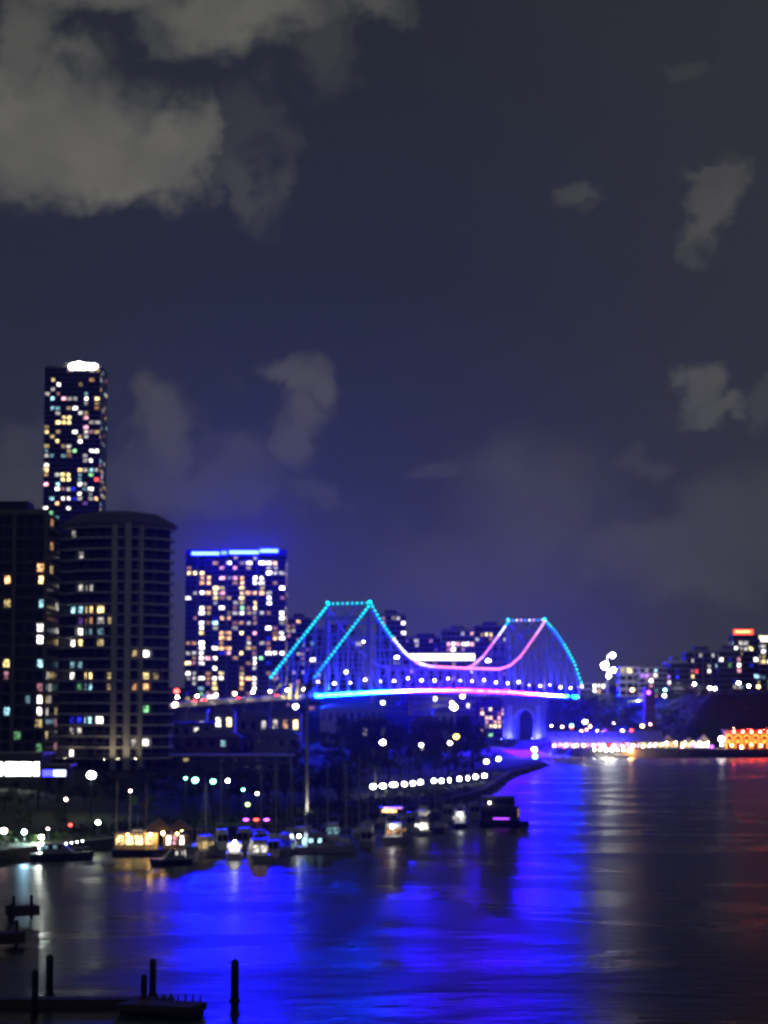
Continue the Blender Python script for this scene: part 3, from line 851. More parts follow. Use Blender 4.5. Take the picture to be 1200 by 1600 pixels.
def mast_lamp(px, py, Y, mat, r, label, h=None, group=None, name='street_lamp', cat='street lamp'):
    p = P(px, py, Y); zg = hz(p.x, p.y)
    hh = max(2.0, p.z - zg) if h is None else h
    t_ = thing(name, label, cat, (p.x, p.y, p.z - hh), 0, group)
    put('post', MASTM, t_, (0, 0, hh), scale=(1, 1, hh / 9.0))
    put('arm', ARMM, t_, (0, .55, hh - 4.75 - r * .2), rot=(0, 0, 0), scale=(1, .5, 1))
    put('lamp_head', BULB, t_, (0, 0, hh), scale=(r, r, r * .85), mat=mat)
    return t_


BRW = glow('lamp_bright_white', (1, .97, .92), 45); BRS = glow('lamp_glaring_white', (1, .98, .9), 170); GRN = glow('lamp_green', (.2, 1, .5), 14)
PUR = glow('lamp_purple', (.4, .05, 1), 16); RED = glow('lamp_red', (1, .04, .03), 16); TEAL = glow('lamp_teal', (.25, 1, .85), 14); ORG = glow('lamp_orange', (1, .45, .1), 40)
for px, py, Y, mat, r, lab in (
        (763, 1033, 1500, BRW, 1.6, 'white ball lamp hanging in view between the two pink chord lines'),
        (541, 1050, 1480, BRW, 1.2, 'white street lamp seen through the left truss arm'),
        (607, 1044, 1480, PUR, 1.1, 'purple lamp seen just right of the left bridge tower'),
        (569, 1002, 1470, BRW, .9, 'small high white lamp seen just left of the left bridge tower post'),
        (620, 1028, 1490, BRW, 1.3, 'white lamp right of the left bridge tower beneath the chord'),
        (709, 1105, 1300, BRW, 2.0, 'big white lamp below the middle of the bridge deck'),
        (706, 1098, 1320, ORG, 1.0, 'orange lamp just above the big white one below the deck'),
        (723, 1088, 1340, BRW, 1.2, 'pale lamp tucked close under the bridge deck'),
        (598, 1098, 1250, LAMPC, .9, 'small cool lamp under the deck near the left bridge tower'),
        (462, 1104, 960, BRW, 1.1, 'round white lamp under the viaduct end'),
        (273, 1101, 960, LAMPP, 1.2, 'pinkish white lamp at the left start of the viaduct'),
        (276, 1080, 985, RED, 1.2, 'red beacon beside the round tower above the viaduct')):
    mast_lamp(px, py, Y, mat, r, lab)
# yellow lit cranes / abutment frames at the left end of the truss
for px, lab in ((428, 'left yellow-lit sloping steel abutment frame at the truss end'), (452, 'middle yellow-lit sloping steel abutment frame at the truss end'), (463, 'right yellow-lit sloping steel abutment frame at the truss end')):
    a, c = P(px - 10 if px < 440 else px, 1092, 1075), P(px + 12 if px < 440 else px + 3, 1068, 1075)
    t_ = thing('steel_frame', lab, 'steel frame', (a.x, a.y, 24), 0, 'lit abutment frames')
    MB().beam((0, 0, a.z - 24), (c.x - a.x, 0, c.z - 24), 1.2, 1.2).build('raker', CREAM, t_)
    MB().beam((0, .9, a.z - 24.6), (c.x - a.x + 1.5, .9, a.z - 24.6), .8, .8).build('sill', CREAM, t_)
    m = MB(); m.box(.2, 1.6, -2.6, -2.1, a.z - 25, a.z - 24.5, 0, top=1); m.build('uplight', [DARKM, glow('frame_flood', (1, .85, .25), 220)], t_)

# ------------------------------------------------------------------ cars and a bus on the viaduct
def car(s, tt, label, paint, tail, name='car', L=4.4, Hh=1.45):
    w = B0 + BU * s + BN * tt; sl = math.atan2(zdeck(s + 5) - zdeck(s - 5), 10)
    t_ = thing(name, label, name, (w.x, w.y, zdeck(s) + .02), math.pi / 2 - TH)
    t_.rotation_euler = (0, -sl, math.pi / 2 - TH)
    W = .9 if name == 'car' else 1.25
    if name == 'car':
        MB().prism([(-L / 2, .35), (-L / 2, .8), (-L * .3, .95), (L * .22, .92), (L / 2, .72), (L / 2, .35)], -W, W).build('body', paint, t_)
        MB().prism([(-L * .36, .94), (-L * .26, Hh), (L * .08, Hh), (L * .24, .91)], -W * .88, W * .88).build('cabin', GLASS, t_)
    else:
        MB().prism([(-L / 2, .4), (-L / 2, Hh), (L / 2 - .3, Hh), (L / 2, Hh - .5), (L / 2, .4)], -W, W).build('body', paint, t_)
        for k in range(6):
            pane(t_, -L / 2 + 1.2 + k * (L - 2) / 6, -W - .02, Hh * .66, (L - 2) / 6 * .86, Hh * .32, lit('W'))
    for x in (-L * .32, L * .32):
        for y in (-W, W):
            q = MB().lathe([(.33, -.1), (.33, .1)], 12).build('wheel', DARKM, t_); MB().lathe([(.2, -.12), (.2, .12)], 10).build('rim', STEEL, q); q.location = (x, y, .33); q.rotation_euler = (math.pi / 2, 0, 0)
    for y in (-W * .7, W * .7):
        put('tail_light', PANE, t_, (-L / 2 - .03, y, .72), scale=(.06, .4, .25), mat=glow('tail_red', (1, .03, .04), 40))
        put('headlight', PANE, t_, (L / 2 + .03, y, .66), scale=(.06, .4, .25), mat=glow('head_white', (1, .95, .85), 60))


PAINTS = [surf('car_red', (.4, .02, .02), .3), surf('car_white', (.7, .7, .7), .3), surf('car_black', (.02, .02, .02), .3), surf('car_silver', (.4, .4, .42), .3, .5)]
car(-168, 4.5, 'red car on the viaduct left of the truss', PAINTS[0], 1)
car(-156, 4.6, 'white bus with lit windows on the viaduct left of the truss', PAINTS[1], 1, 'bus', 11, 3.0)
car(-128, 4.5, 'black car following uphill right of the bus on the viaduct', PAINTS[2], 1)
car(-90, 4.5, 'silver car nearest the truss end on the viaduct', PAINTS[3], 1)

# ------------------------------------------------------------------ trees
def tree_meshes(seed, nclump, leaves, slim=1.0, leafsz=.06):
    """unit-height tree: trunk with limbs, crown of leaf-sized faces gathered in clumps"""
    rg = random.Random(seed)
    tr = MB(); tr.tube([(0, 0, 0), (.01, .0, .18), (-.012, .01, .36), (.0, .0, .55)], [.035, .028, .022, .013], 7)
    cr_ = MB(); cl = []
    for i in range(nclump):
        a = rg.uniform(0, 2 * math.pi); zz = rg.uniform(.36, .93)
        rr = math.sqrt(max(.02, 1 - ((zz - .62) / .36) ** 2)) * .34 * slim * math.sqrt(rg.uniform(.15, 1))
        c = Vector((rr * math.cos(a), rr * math.sin(a), zz)); cl.append(c)
        if i % 3 == 0:
            h0 = rg.uniform(.25, .5); tr.tube([(0, 0, h0), (c.x * .5, c.y * .5, h0 + (c.z - h0) * .6), tuple(c)], [.014, .009, .004], 5)
        R0 = rg.uniform(.075, .13)
        for k in range(leaves):
            d = Vector((rg.gauss(0, 1), rg.gauss(0, 1), rg.gauss(0, .75))).normalized() * R0 * rg.uniform(.45, 1.1)
            p = c + d; s = leafsz * rg.uniform(.5, 1.1)
            u = Vector((rg.gauss(0, 1), rg.gauss(0, 1), rg.gauss(0, .6))).normalized(); v = u.cross(Vector((rg.gauss(0, 1), rg.gauss(0, 1), rg.gauss(0, 1)))).normalized()
            cr_.face([p - u * s * .5, p + v * s * .3, p + u * s * .5, p - v * s * .3])
    return tr.mesh('trunk', BARK, True), cr_.mesh('crown', LEAF[0])


TREES = [tree_meshes(21, 30, 46), tree_meshes(22, 34, 44, 1.2), tree_meshes(23, 24, 46, .75), tree_meshes(24, 38, 40, 1.35, .055), tree_meshes(25, 28, 50, 1.0, .05)]


def tree(px, pyt, Y, label, var=0, wide=1.0, name='leafy_tree', leaf=0, group='trees on the left bank', zg=None):
    p = P(px, pyt, Y); z = hz(p.x, Y) if zg is None else zg
    h = max(3.0, p.z - z)
    t_ = thing(name, label, 'tree', (p.x, Y, z - .15), rnd.uniform(0, 6.28), group)
    a, c = TREES[var % len(TREES)]
    put('trunk', a, t_, scale=(h, h, h)); put('crown', c, t_, scale=(h * wide, h * wide, h), mat=LEAF[leaf])
    return t_


def palm(px, pyt, Y, label, zg=None, spread=2.7, nf=15, group=None):
    p = P(px, pyt, Y); z = hz(p.x, Y) if zg is None else zg; h = p.z - z - 1.2
    t_ = thing('palm_tree', label, 'palm tree', (p.x, Y, z - .1), rnd.uniform(0, 6), group)
    MB().tube([(0, 0, 0), (.05, 0, h * .3), (-.06, .04, h * .7), (0, 0, h)], [.34, .27, .23, .18], 8).build('trunk', PALMB, t_, True)
    if h > 18:
        m = MB(); m.box(-.3, .3, -2.2, -1.6, .1, .5, 0, top=1); m.build('uplight', [DARKM, glow('palm_trunk_fill', (1, .97, .9), 260)], t_); t_.rotation_euler = (0, 0, 0)  # lamp added at the foot to pick out the pale trunk
    for k in range(nf):
        a = 2 * math.pi * k / nf + rnd.uniform(-.15, .15); up = rnd.uniform(-.35, 1.0); m = MB()
        pts = [Vector((math.cos(a) * spread * u, math.sin(a) * spread * u, h + spread * (up * u - .9 * u * u))) for u in [i / 7 for i in range(8)]]
        m.tube(pts, [.05 - .005 * i for i in range(8)], 4)
        sd = Vector((-math.sin(a), math.cos(a), 0))
        for i in range(1, 8):
            for f in (0, .5):
                q = pts[i - 1].lerp(pts[i], f)
                for g_ in (-1, 1):
                    tip = q + sd * g_ * .75 * (1 - .5 * abs(i / 7 - .45)) + Vector((0, 0, -.35)) + (pts[i] - pts[i - 1]) * .6
                    m.face([q, q + Vector((0, 0, .07)), tip])
        m.build('frond', LEAF[1], t_)


# ------------------------------------------------------------------ houses on the left bank
def house(px0, px1, pye, Y, depth, label, wall=PALE, roof='hip', storeys=2, lits=(), zb=None, rh=2.2, name='house', cat='house', bays=None, eave=.6, seed=2, roofm=ROOFM, group=None):
    rg = random.Random(seed); a, c = P(px0, pye, Y), P(px1, pye, Y); w = c.x - a.x; xc = (a.x + c.x) / 2
    zg = (hz(xc, Y + depth / 2) - .8) if zb is None else zb
    H = max(3.0, a.z - zg); t_ = thing(name, label, cat, (xc, Y + depth / 2, zg), 0, group)
    wl_ = MB().box(-w / 2, w / 2, -depth / 2, depth / 2, 0, H).build('wall', wall, t_)
    if roof == 'hip':
        m = MB(); e = eave; r = min(w, depth) * .3
        A = [(-w / 2 - e, -depth / 2 - e, H), (w / 2 + e, -depth / 2 - e, H), (w / 2 + e, depth / 2 + e, H), (-w / 2 - e, depth / 2 + e, H)]
        T = [(-w / 2 + r, 0, H + rh), (w / 2 - r, 0, H + rh)]
        for q in ((A[0], A[1], T[1], T[0]), (A[1], A[2], T[1]), (A[2], A[3], T[0], T[1]), (A[3], A[0], T[0]), (A[3], A[2], A[1], A[0])):
            m.face(q)
        m.build('roof', roofm, t_)
    else:
        MB().box(-w / 2 - eave, w / 2 + eave, -depth / 2 - eave, depth / 2 + eave, H + .003, H + .5).build('roof', roofm, t_)
    n = bays or max(2, int(w / 3.2)); bw = w / n; sh = H / storeys
    want = {}
    for px, py, code in lits:
        p = P(px, py, Y); want[(min(n - 1, max(0, int((p.x - xc + w / 2) / bw))), min(storeys - 1, max(0, int((p.z - zg) / sh))))] = code
    for k in range(storeys):
        for b in range(n):
            code = want.get((b, k)); x, z = -w / 2 + (b + .5) * bw, (k + .55) * sh
            o = pane(t_, x, -depth / 2 - .02, z, bw * .42, sh * .42, lit(code) if code else None)
            put('window_sill', PANE, wl_, (x, -depth / 2 - .1, z - sh * .25), scale=(bw * .66, .22, .09), mat=WHITEP)
    MB().box(-w / 2 + bw * .1, -w / 2 + bw * .1 + .95, -depth / 2 - .06, -depth / 2 - .003, 0, 2.1).build('door', TIMBER, t_)
    return t_, w, H


house(268, 330, 1131, 800, 14, 'dim house right of the round tower under the viaduct', CONC, 'flat', 2, [(300, 1140, 'w'), (312, 1118, 'w')], seed=3)
house(296, 322, 1112, 880, 10, 'small pale lit garage block beneath the viaduct', PALE, 'flat', 1, [(310, 1122, 'w'), (316, 1124, 'w')], zb=None, seed=4)
house(333, 366, 1114, 870, 12, 'pale gabled house with a white porch lamp beneath the viaduct', PALE, 'hip', 2, [(345, 1133, 'W'), (355, 1133, 'Y')], seed=5)
house(372, 420, 1119, 860, 12, 'grey house with dark verandah right of the porch-lamp house', CONC, 'hip', 2, [(408, 1122, 'w')], seed=6)
house(422, 470, 1117, 850, 12, 'cream house with two stacked yellow windows left of the palm', CREAM, 'hip', 2, [(456, 1131, 'Y'), (455, 1142, 'Y'), (430, 1122, 'w'), (441, 1120, 'o')], seed=7)
house(396, 466, 1149, 740, 14, 'broad grey-roofed house in the dark below the cream house', CONC, 'hip', 2, [], seed=8)
house(286, 376, 1152, 740, 14, 'long dark brick house with a teal window below the viaduct', BRICK, 'hip', 2, [(347, 1157, 'c')], seed=9)
house(262, 452, 1182, 640, 14, 'long flat-roofed terrace with a pale eaves line above the marina trees', DCONC, 'flat', 3, [(283, 1174, 'y')], seed=10, roofm=PALE, eave=1.0, name='terrace_block', cat='building')
house(500, 600, 1106, 1090, 14, 'blue-lit shed roof under the left bridge tower', CONC, 'hip', 2, [], seed=11)
house(548, 606, 1128, 840, 14, 'dark house with one bright cream window right of the palm', DCONC, 'hip', 2, [(574, 1130, 'K'), (570, 1160, 'w')], seed=12)
house(640, 690, 1128, 950, 12, 'dark house behind the shore trees below the big white lamp', BRICK, 'hip', 2, [(655, 1165, 'W')], seed=13, roofm=ROOFT)
house(676, 712, 1112, 1080, 12, 'pale purple-lit gable below the bridge deck left of the arched pier', PALE, 'hip', 2, [], seed=14)
# shopfront strip at far left
t_, w, H = house(-40, 64, 1180, 520, 16, 'low shop building with a glaring white window strip at the left edge', DCONC, 'flat', 2, [], seed=15, name='shop_building', cat='shop', zb=3.2)
for k, (a, c) in enumerate(((-22, 5), (8, 29), (30, 50), (52, 62))):
    x0, x1 = P(a, 1200, 520).x - t_.location.x, P(c, 1200, 520).x - t_.location.x
    z0, z1 = P(0, 1212, 520).z - 3.2, P(0, 1191, 520).z - 3.2
    m = MB(); m.box(x0 + .1, x1 - .1, -8.35, -8.15, z0, z1, 0, front=1); m.build('lit_shop_window', [DARKM, glow('shop_white', (1, .97, .93), 9)], t_)
t_, w, H = house(65, 106, 1198, 515, 10, 'kiosk with a deep blue and white light box beside the shop building', DCONC, 'flat', 1, [], seed=16, name='kiosk', cat='kiosk', zb=3.0)
for a, c, mt in ((67, 84, glow('box_blue', (.02, .02, 1), 12)), (84, 104, glow('box_pale', (.6, .7, 1), 3))):
    x0, x1 = P(a, 1207, 515).x - t_.location.x, P(c, 1207, 515).x - t_.location.x
    m = MB(); m.box(x0, x1 - .1, -5.5, -5.2, P(0, 1213, 515).z - 3.0, P(0, 1203, 515).z - 3.0, 0, front=1); m.build('light_box', [DARKM, mt], t_)

# ------------------------------------------------------------------ planting on the left bank
TL = [  # px, top row, depth, kind, width, label
    (8, 1222, 455, 1, 1.0, 'dark tree under the glaring shop windows at the left edge'),
    (60, 1218, 460, 0, 1.0, 'dark tree in front of the kiosk with the blue light box'),
    (105, 1222, 470, 3, 1.0, 'spreading tree left of the round white park lamp'),
    (168, 1204, 520, 1, 1.1, 'bushy tree just right of the round white park lamp'),
    (215, 1196, 540, 4, 1.1, 'tree at the foot of the round tower ribs'),
    (255, 1200, 560, 0, 1.0, 'tree below the right edge of the round tower'),
    (120, 1190, 575, 2, 1.2, 'slender tree against the foot of the round tower, left side'),
    (300, 1228, 500, 3, 1.1, 'low wide tree below the green lamps'),
    (352, 1232, 500, 1, 1.0, 'tree just right of the green lamps by the marina'),
    (400, 1218, 520, 0, 1.1, 'tree under the right end of the terrace block'),
    (445, 1205, 540, 4, 1.1, 'tree left of the tall palm trunk'),
    (280, 1150, 700, 1, .9, 'tree in the garden under the left viaduct start'),
    (365, 1164, 690, 2, 1.2, 'small tree in front of the dark brick house'),
    (385, 1143, 760, 0, 1.0, 'tree between the brick house and the grey-roofed house'),
    (478, 1150, 720, 3, 1.0, 'tree right of the broad grey-roofed house'),
    (520, 1140, 700, 1, 1.1, 'rounded tree just right of the tall palm trunk'),
    (548, 1118, 800, 0, 1.1, 'tall tree beneath the left bridge tower'),
    (590, 1116, 830, 3, 1.0, 'wide crown hiding the foot of the left bridge tower'),
    (520, 1172, 640, 4, 1.2, 'shore tree behind the yacht masts'),
    (565, 1165, 650, 0, 1.1, 'shore tree left above the first promenade lamps'),
    (608, 1160, 660, 1, 1.1, 'shore tree above the middle of the promenade lamps'),
    (640, 1140, 740, 3, 1.0, 'dark tree below the deck between both towers'),
    (655, 1170, 680, 4, 1.1, 'shore tree above the right half of the promenade lamps'),
    (680, 1124, 820, 1, 1.0, 'tall tree left of the purple gable'),
    (712, 1117, 800, 0, 1.1, 'tall dark tree right of the purple gable'),
    (738, 1130, 810, 2, 1.4, 'dark tree left of the warm-windowed apartment block'),
    (700, 1160, 720, 1, 1.1, 'bushy tree behind the last promenade lamps'),
    (752, 1160, 790, 0, 1.1, 'rounded tree at the right end of the shore wood'),
    (775, 1174, 850, 4, 1.0, 'small tree near the tip of the left bank'),
    (470, 1222, 545, 2, 1.3, 'dark tree directly behind the moored cruisers with blue covers'),
    (36, 1262, 400, 3, .9, 'low tree over the green-lit waterside lawn'),
    (96, 1258, 405, 4, .9, 'low tree beside the red lamp on the waterside lawn'),
    (230, 1240, 440, 1, 1.0, 'dark waterside tree behind the houseboat'),
    (295, 1262, 450, 0, 1.0, 'dark waterside tree right of the houseboat masts'),
    (325, 1208, 560, 1, 1.3, 'broad dark tree behind the green lamps'),
    (270, 1222, 520, 3, 1.2, 'broad dark tree behind the houseboat canopy'),
    (188, 1226, 480, 0, 1.2, 'dark tree behind the left houseboat mast'),
    (378, 1196, 590, 3, 1.2, 'dark tree under the middle of the pale eaves line'),
    (425, 1240, 480, 1, 1.3, 'dark waterside tree behind the purple-lamp cruiser'),
    (340, 1256, 455, 4, 1.3, 'dark waterside tree behind the paired bright stern lamps'),
    (500, 1205, 560, 3, 1.3, 'broad dark tree right behind the palm trunk'),
    (540, 1232, 520, 1, 1.3, 'dark waterside tree left of the first white promenade lamps'),
    (500, 1250, 492, 4, 1.3, 'low waterside tree behind the white cruiser with the lit cockpit'),
    (460, 1172, 660, 0, 1.2, 'tall tree at the right end of the pale eaves line'),
    (625, 1180, 700, 3, 1.2, 'broad dark tree rising over the left half of the white lamps'),
    (680, 1176, 720, 0, 1.3, 'broad dark tree rising over the right half of the white lamps'),
    (725, 1178, 745, 3, 1.2, 'broad dark tree over the last white lamps'),
    (570, 1196, 640, 1, 1.3, 'broad dark tree left over the start of the white lamps'),
    (615, 1128, 860, 0, 1.2, 'dark treetop below the deck right of the left bridge tower'),
    (650, 1150, 800, 4, 1.3, 'dark treetop under the flat cream lamp'),
    (535, 1185, 600, 0, 1.2, 'dark tree beside the shorter palm'),
    (310, 1196, 610, 4, 1.1, 'tree under the left half of the pale eaves line'),
    (150, 1240, 455, 3, 1.2, 'broad dark tree below the round white park lamp'),
    (132, 1222, 480, 1, 1.5, 'wide dark tree mass left under the round white park lamp'),
    (240, 1204, 500, 3, 1.4, 'wide dark tree mass behind the houseboat masts'),
    (285, 1208, 490, 0, 1.5, 'wide dark tree mass left behind the green lamps'),
    (330, 1202, 495, 4, 1.5, 'wide dark tree mass right behind the green lamps'),
    (372, 1206, 490, 1, 1.5, 'wide dark tree mass above the purple cabin lamps'),
    (418, 1200, 500, 3, 1.5, 'wide dark tree mass two trees left of the palm trunk'),
    (455, 1194, 505, 0, 1.5, 'wide dark tree mass just left of the palm trunk'),
    (200, 1214, 470, 4, 1.5, 'wide dark tree mass at the left houseboat mast'),
    (530, 1196, 530, 1, 1.5, 'wide dark tree mass between the palm trunk and the white lamps'),
    (495, 1190, 540, 3, 1.5, 'wide dark tree mass behind the palm trunk'),
    (90, 1228, 455, 0, 1.5, 'wide dark tree mass under the kiosk light box'),
    (30, 1226, 450, 4, 1.5, 'wide dark tree mass under the left shop windows')]
for k, (px, py, Y, v, wd, lab) in enumerate(TL):
    tree(px, py, Y, lab, v, wd, leaf=k % 3)
palm(480, 1062, 470, 'very tall slim palm with a pale trunk crossing the bridge end', zg=2.0, spread=2.6)
palm(537, 1172, 560, 'shorter palm with drooping fronds behind the masts', spread=2.2)
palm(586, 1185, 575, 'small palm left of the promenade lamp row', spread=2.0)
# low shrubs that read as one mass along the bank
sh_ = MB(); rg = random.Random(4)
for _ in range(520):
    i = rg.randrange(4, 11); u = rg.random(); a, c = SHORE_L[i], SHORE_L[i + 1]
    off = rg.uniform(3, 16); x = a[0] + (c[0] - a[0]) * u - off; y = a[1] + (c[1] - a[1]) * u + off * .4; z = hz(x, y)
    if z < .3:
        continue
    r0 = rg.uniform(.5, 1.2)
    for _k in range(16):
        p = Vector((x + rg.gauss(0, r0), y + rg.gauss(0, r0), z + abs(rg.gauss(0, r0 * .7)))); s = rg.uniform(.2, .45)
        q = Vector((rg.gauss(0, 1), rg.gauss(0, 1), rg.gauss(0, 1))).normalized(); v_ = q.cross(Vector((0, .3, 1))).normalized()
        sh_.face([p - q * s, p + v_ * s * .6, p + q * s, p - v_ * s * .6])
o = kind(sh_.build('shrubs', LEAF[1]), 'stuff'); tag(o, 'low dark shrubs along the left river bank', 'shrubs')
# stone river wall along the left bank
wl = thing('river_wall', 'low dark stone wall edging the left river bank', 'wall')
for i in range(3, 12):
    a, c = Vector((*SHORE_L[i], 0)), Vector((*SHORE_L[i + 1], 0)); n = max(1, int((c - a).length / 9))
    for k in range(n):
        p, q = a.lerp(c, k / n), a.lerp(c, (k + .985) / n)
        MB().beam((p.x, p.y, .4), (q.x, q.y, .4), 1.4, 3.0 + .2 * rnd.random()).build('wall_block', surf('river_stone', (.09, .085, .08), .9, scale=.8, bump=.4), wl)

# promenade lamps: long bright heads in a row
PROM = glow('promenade_white', (1, .98, .95), 26)
_m = MB(); _m.tube([(0, 0, 0), (0, 0, 3.4)], [.1, .07], 6); PPOST = _m.mesh('promenade_post', DARKM)
_m = MB(); _m.box(-1, 1, -.35, .35, .5, .62); PCAP = _m.mesh('promenade_cap', DARKM)
rows = [(583, 1229, 1.1), (598, 1228, 1.2), (615, 1226, 1.5), (632, 1225, .95), (645, 1224, .95), (657, 1222, 1.0), (678, 1220, 1.0), (690, 1220, .9), (702, 1219, .5), (718, 1217, 1.0), (731, 1216, .55), (743, 1214, 1.0), (757, 1212, 1.0)]
for k, (px, py, r) in enumerate(rows):
    Y = 565 + (px - 583) * .62; p = P(px, py, Y); zg = p.z - 3.9
    hp = 3.9
    t_ = thing('promenade_lamp', '%s lamp from the left in the glaring white waterfront row' % ORD[k], 'lamp', (p.x, p.y, zg), 0, 'lamps of the waterfront row')
    put('post', PPOST, t_); put('cap', PCAP, t_, (0, 0, 4.05), scale=(r * .5, .8, .5)); put('lamp_head', BULB, t_, (0, 0, 3.9), scale=(r * .68, .4, .6), mat=PROM)
for px, py, Y, mat, r, lab in (
        (143, 1211, 440, BRW, .85, 'big round white park lamp in front of the round tower'),
        (305, 1219, 435, GRN, .62, 'larger green lamp among the marina trees'),
        (290, 1216, 437, TEAL, .3, 'tiny green lamp left of the larger one'),
        (333, 1221, 436, GRN, .52, 'smaller green lamp right of the larger one'),
        (356, 1220, 437, LAMPN, .4, 'cream lamp right of the two green lamps'),
        (380, 1234, 445, TEAL, .3, 'faint teal lamp right of the cream one'),
        (402, 1240, 445, LAMPN, .3, 'faint cream lamp low above the marina'),
        (387, 1257, 440, glow('lamp_lime', (.55, 1, .3), 5), .45, 'square lime lamp above the purple cabin lights'),
        (598, 1160, 690, BRW, .85, 'cream lamp in the trees above the promenade row'),
        (658, 1164, 700, LAMPN, .6, 'flat cream lamp in the trees below the deck'),
        (713, 1151, 760, glow('lamp_amber', (1, .68, .05), 22), .9, 'amber lamp in the trees left of the arched pier'),
        (703, 1161, 755, LAMPP, .7, 'pinkish lamp just below the amber one'),
        (760, 1190, 760, LAMPP, .8, 'pink-white lamp near the end of the white row'),
        (779, 1186, 780, glow('lamp_lime2', (.75, 1, .4), 18), .8, 'yellow-green lamp near the tip of the left bank'),
        (835, 1171, 1010, BRS, .9, 'glaring white lamp at the tip of the left bank'),
        (836, 1182, 985, TEAL, 1.0, 'teal lamp just under the glaring one at the bank tip'),
        (65, 1308, 372, glow('lamp_quay_white', (.9, 1, .9), 2000), .30, 'glaring white lamp above the waterside lawn, left'),
        (64, 1320, 368, BRW, .42, 'white lamp low over the lit dinghy'),
        (38, 1300, 372, glow('lamp_quay_blue', (.4, .75, 1), 500), .34, 'bluish white lamp at the waterside lawn'),
        (6, 1298, 372, LAMPP, .55, 'pinkish lamp at the left edge of the waterside lawn'),
        (75, 1295, 380, LAMPP, .2, 'small pink lamp right of the bluish lawn lamp'),
        (110, 1289, 385, RED, .28, 'red lamp right of the waterside lawn'),
        (153, 1285, 388, glow('lamp_lime3', (.8, 1, .55), 26), .4, 'greenish white lamp on the landing left of the houseboat'),
        (103, 1249, 430, LAMPP, .3, 'small orange-pink lamp in the dark park'),
        (284, 1296, 385, glow('lamp_lime4', (.85, 1, .4), 20), .34, 'yellow-green lamp right of the houseboat canopy')):
    mast_lamp(px, py, Y, mat, r, lab)

# ------------------------------------------------------------------ boats
def hull_mesh(L, W, Hf, mat, name='hull'):
    """lofted hull: bow at +x, transom at -x, waterline at z=0"""
    m = MB(); st = 11; rings = []
    for i in range(st):
        u = i / (st - 1); x = -L / 2 + L * u
        wd = W / 2 * (1 if u < .45 else math.cos((u - .45) / .55 * math.pi / 2) ** .75) * (.92 + .08 * min(1, u * 4))
        sheer = Hf * (1 + .35 * max(0, u - .35) ** 1.5)
        rings.append([(x + (.05 * L * u * u) * f, wd * k, z) for f, k, z in ((0, 0, -.4), (.2, .55, -.35), (.5, .88, .1), (.8, .97, sheer * .6), (1, 1.0, sheer))])
    idx = []
    for r in rings:
        row = []
        for p in r:
            m.v.append(p); row.append(len(m.v) - 1)
        for p in reversed(r[1:]):
            m.v.append((p[0], -p[1], p[2])); row.append(len(m.v) - 1)
        idx.append(row)
    k = len(idx[0])
    for a, c in zip(idx[:-1], idx[1:]):
        for j in range(k):
            if j == 4:
                continue
            m.f.append((a[j], c[j], c[(j + 1) % k], a[(j + 1) % k])); m.m.append(0)
        m.f.append((a[4], c[4], c[5], a[5])); m.m.append(0)
    m.f.append(tuple(idx[0])); m.m.append(0); m.f.append(tuple(reversed(idx[-1]))); m.m.append(0)
    return m.mesh(name, mat)


def boat_root(name, label, cat, px, py, rz, group='boats in the marina'):
    g = G(px, py, 0)
    return thing(name, label, cat, (g.x, g.y, 0), rz, group)


def cruiser(px, py, L, rz, label, hull=WHITEP, wins='w', cover=None, fly=True, mast=0.0, sternlamp=None):
    t_ = boat_root('motor_cruiser', label, 'boat', px, py, rz); W = L * .31; Hf = L * .10 + .25
    put('hull', hull_mesh(L, W, Hf, hull), t_)
    MB().prism([(-L * .32, Hf), (-L * .30, Hf + 1.55), (L * .02, Hf + 1.6), (L * .20, Hf + .25), (L * .22, Hf)], -W * .38, W * .38).build('cabin', WHITEP, t_)
    for k in range(4):
        for sg in (-1, 1):
            pane(t_, -L * .25 + k * L * .075, sg * (W * .38 + .02), Hf + 1.0, L * .06, .55, lit(wins) if (k % 2 == 0 and wins != '-') else None)
    for sg in (-1, 1):
        pane(t_, -L * .32 - .0, sg * W * .18, Hf + .85, .12, 1.1, lit(wins) if wins != '-' else None, 0).scale = (.12, W * .28, 1.1)
    if fly:
        MB().prism([(-L * .30, Hf + 1.62), (-L * .30, Hf + 2.3), (-L * .04, Hf + 2.3), (L * .02, Hf + 1.62)], -W * .34, W * .34).build('flybridge', WHITEP, t_)
        ht = MB().box(-L * .3, -L * .04, -W * .36, W * .36, Hf + 3.55, Hf + 3.7).build('hardtop', cover or CANVAS, t_)
        for x in (-L * .28, -L * .06):
            for sg in (-1, 1):
                MB().beam((x, sg * W * .33, Hf + 2.2), (x, sg * W * .33, Hf + 3.6), .07, .07).build('hardtop_post', STEEL, ht)
    r = MB()
    for sg in (-1, 1):
        pts = [(L * u, sg * W * .46 * (1 if u < .1 else math.cos((u - .1) / .42 * 1.35)), Hf * (1 + .2 * max(0, u)) + .75) for u in (-.05, .1, .22, .34, .46)]
        for a, c in zip(pts[:-1], pts[1:]):
            r.beam(a, c, .05, .05); r.beam(a, (a[0], a[1], a[2] - .75), .04, .04)
    r.build('bow_rail', STEEL, t_)
    if mast:
        MB().tube([(-L * .1, 0, Hf + 1.5), (-L * .1, 0, Hf + 1.5 + mast)], [.07, .04], 6).build('mast', STEEL, t_)
    if sternlamp is not None:
        put('deck_lamp', BULB, t_, (-L * .42, 0, Hf + 1.7), scale=(.28, .28, .28), mat=sternlamp)
    return t_


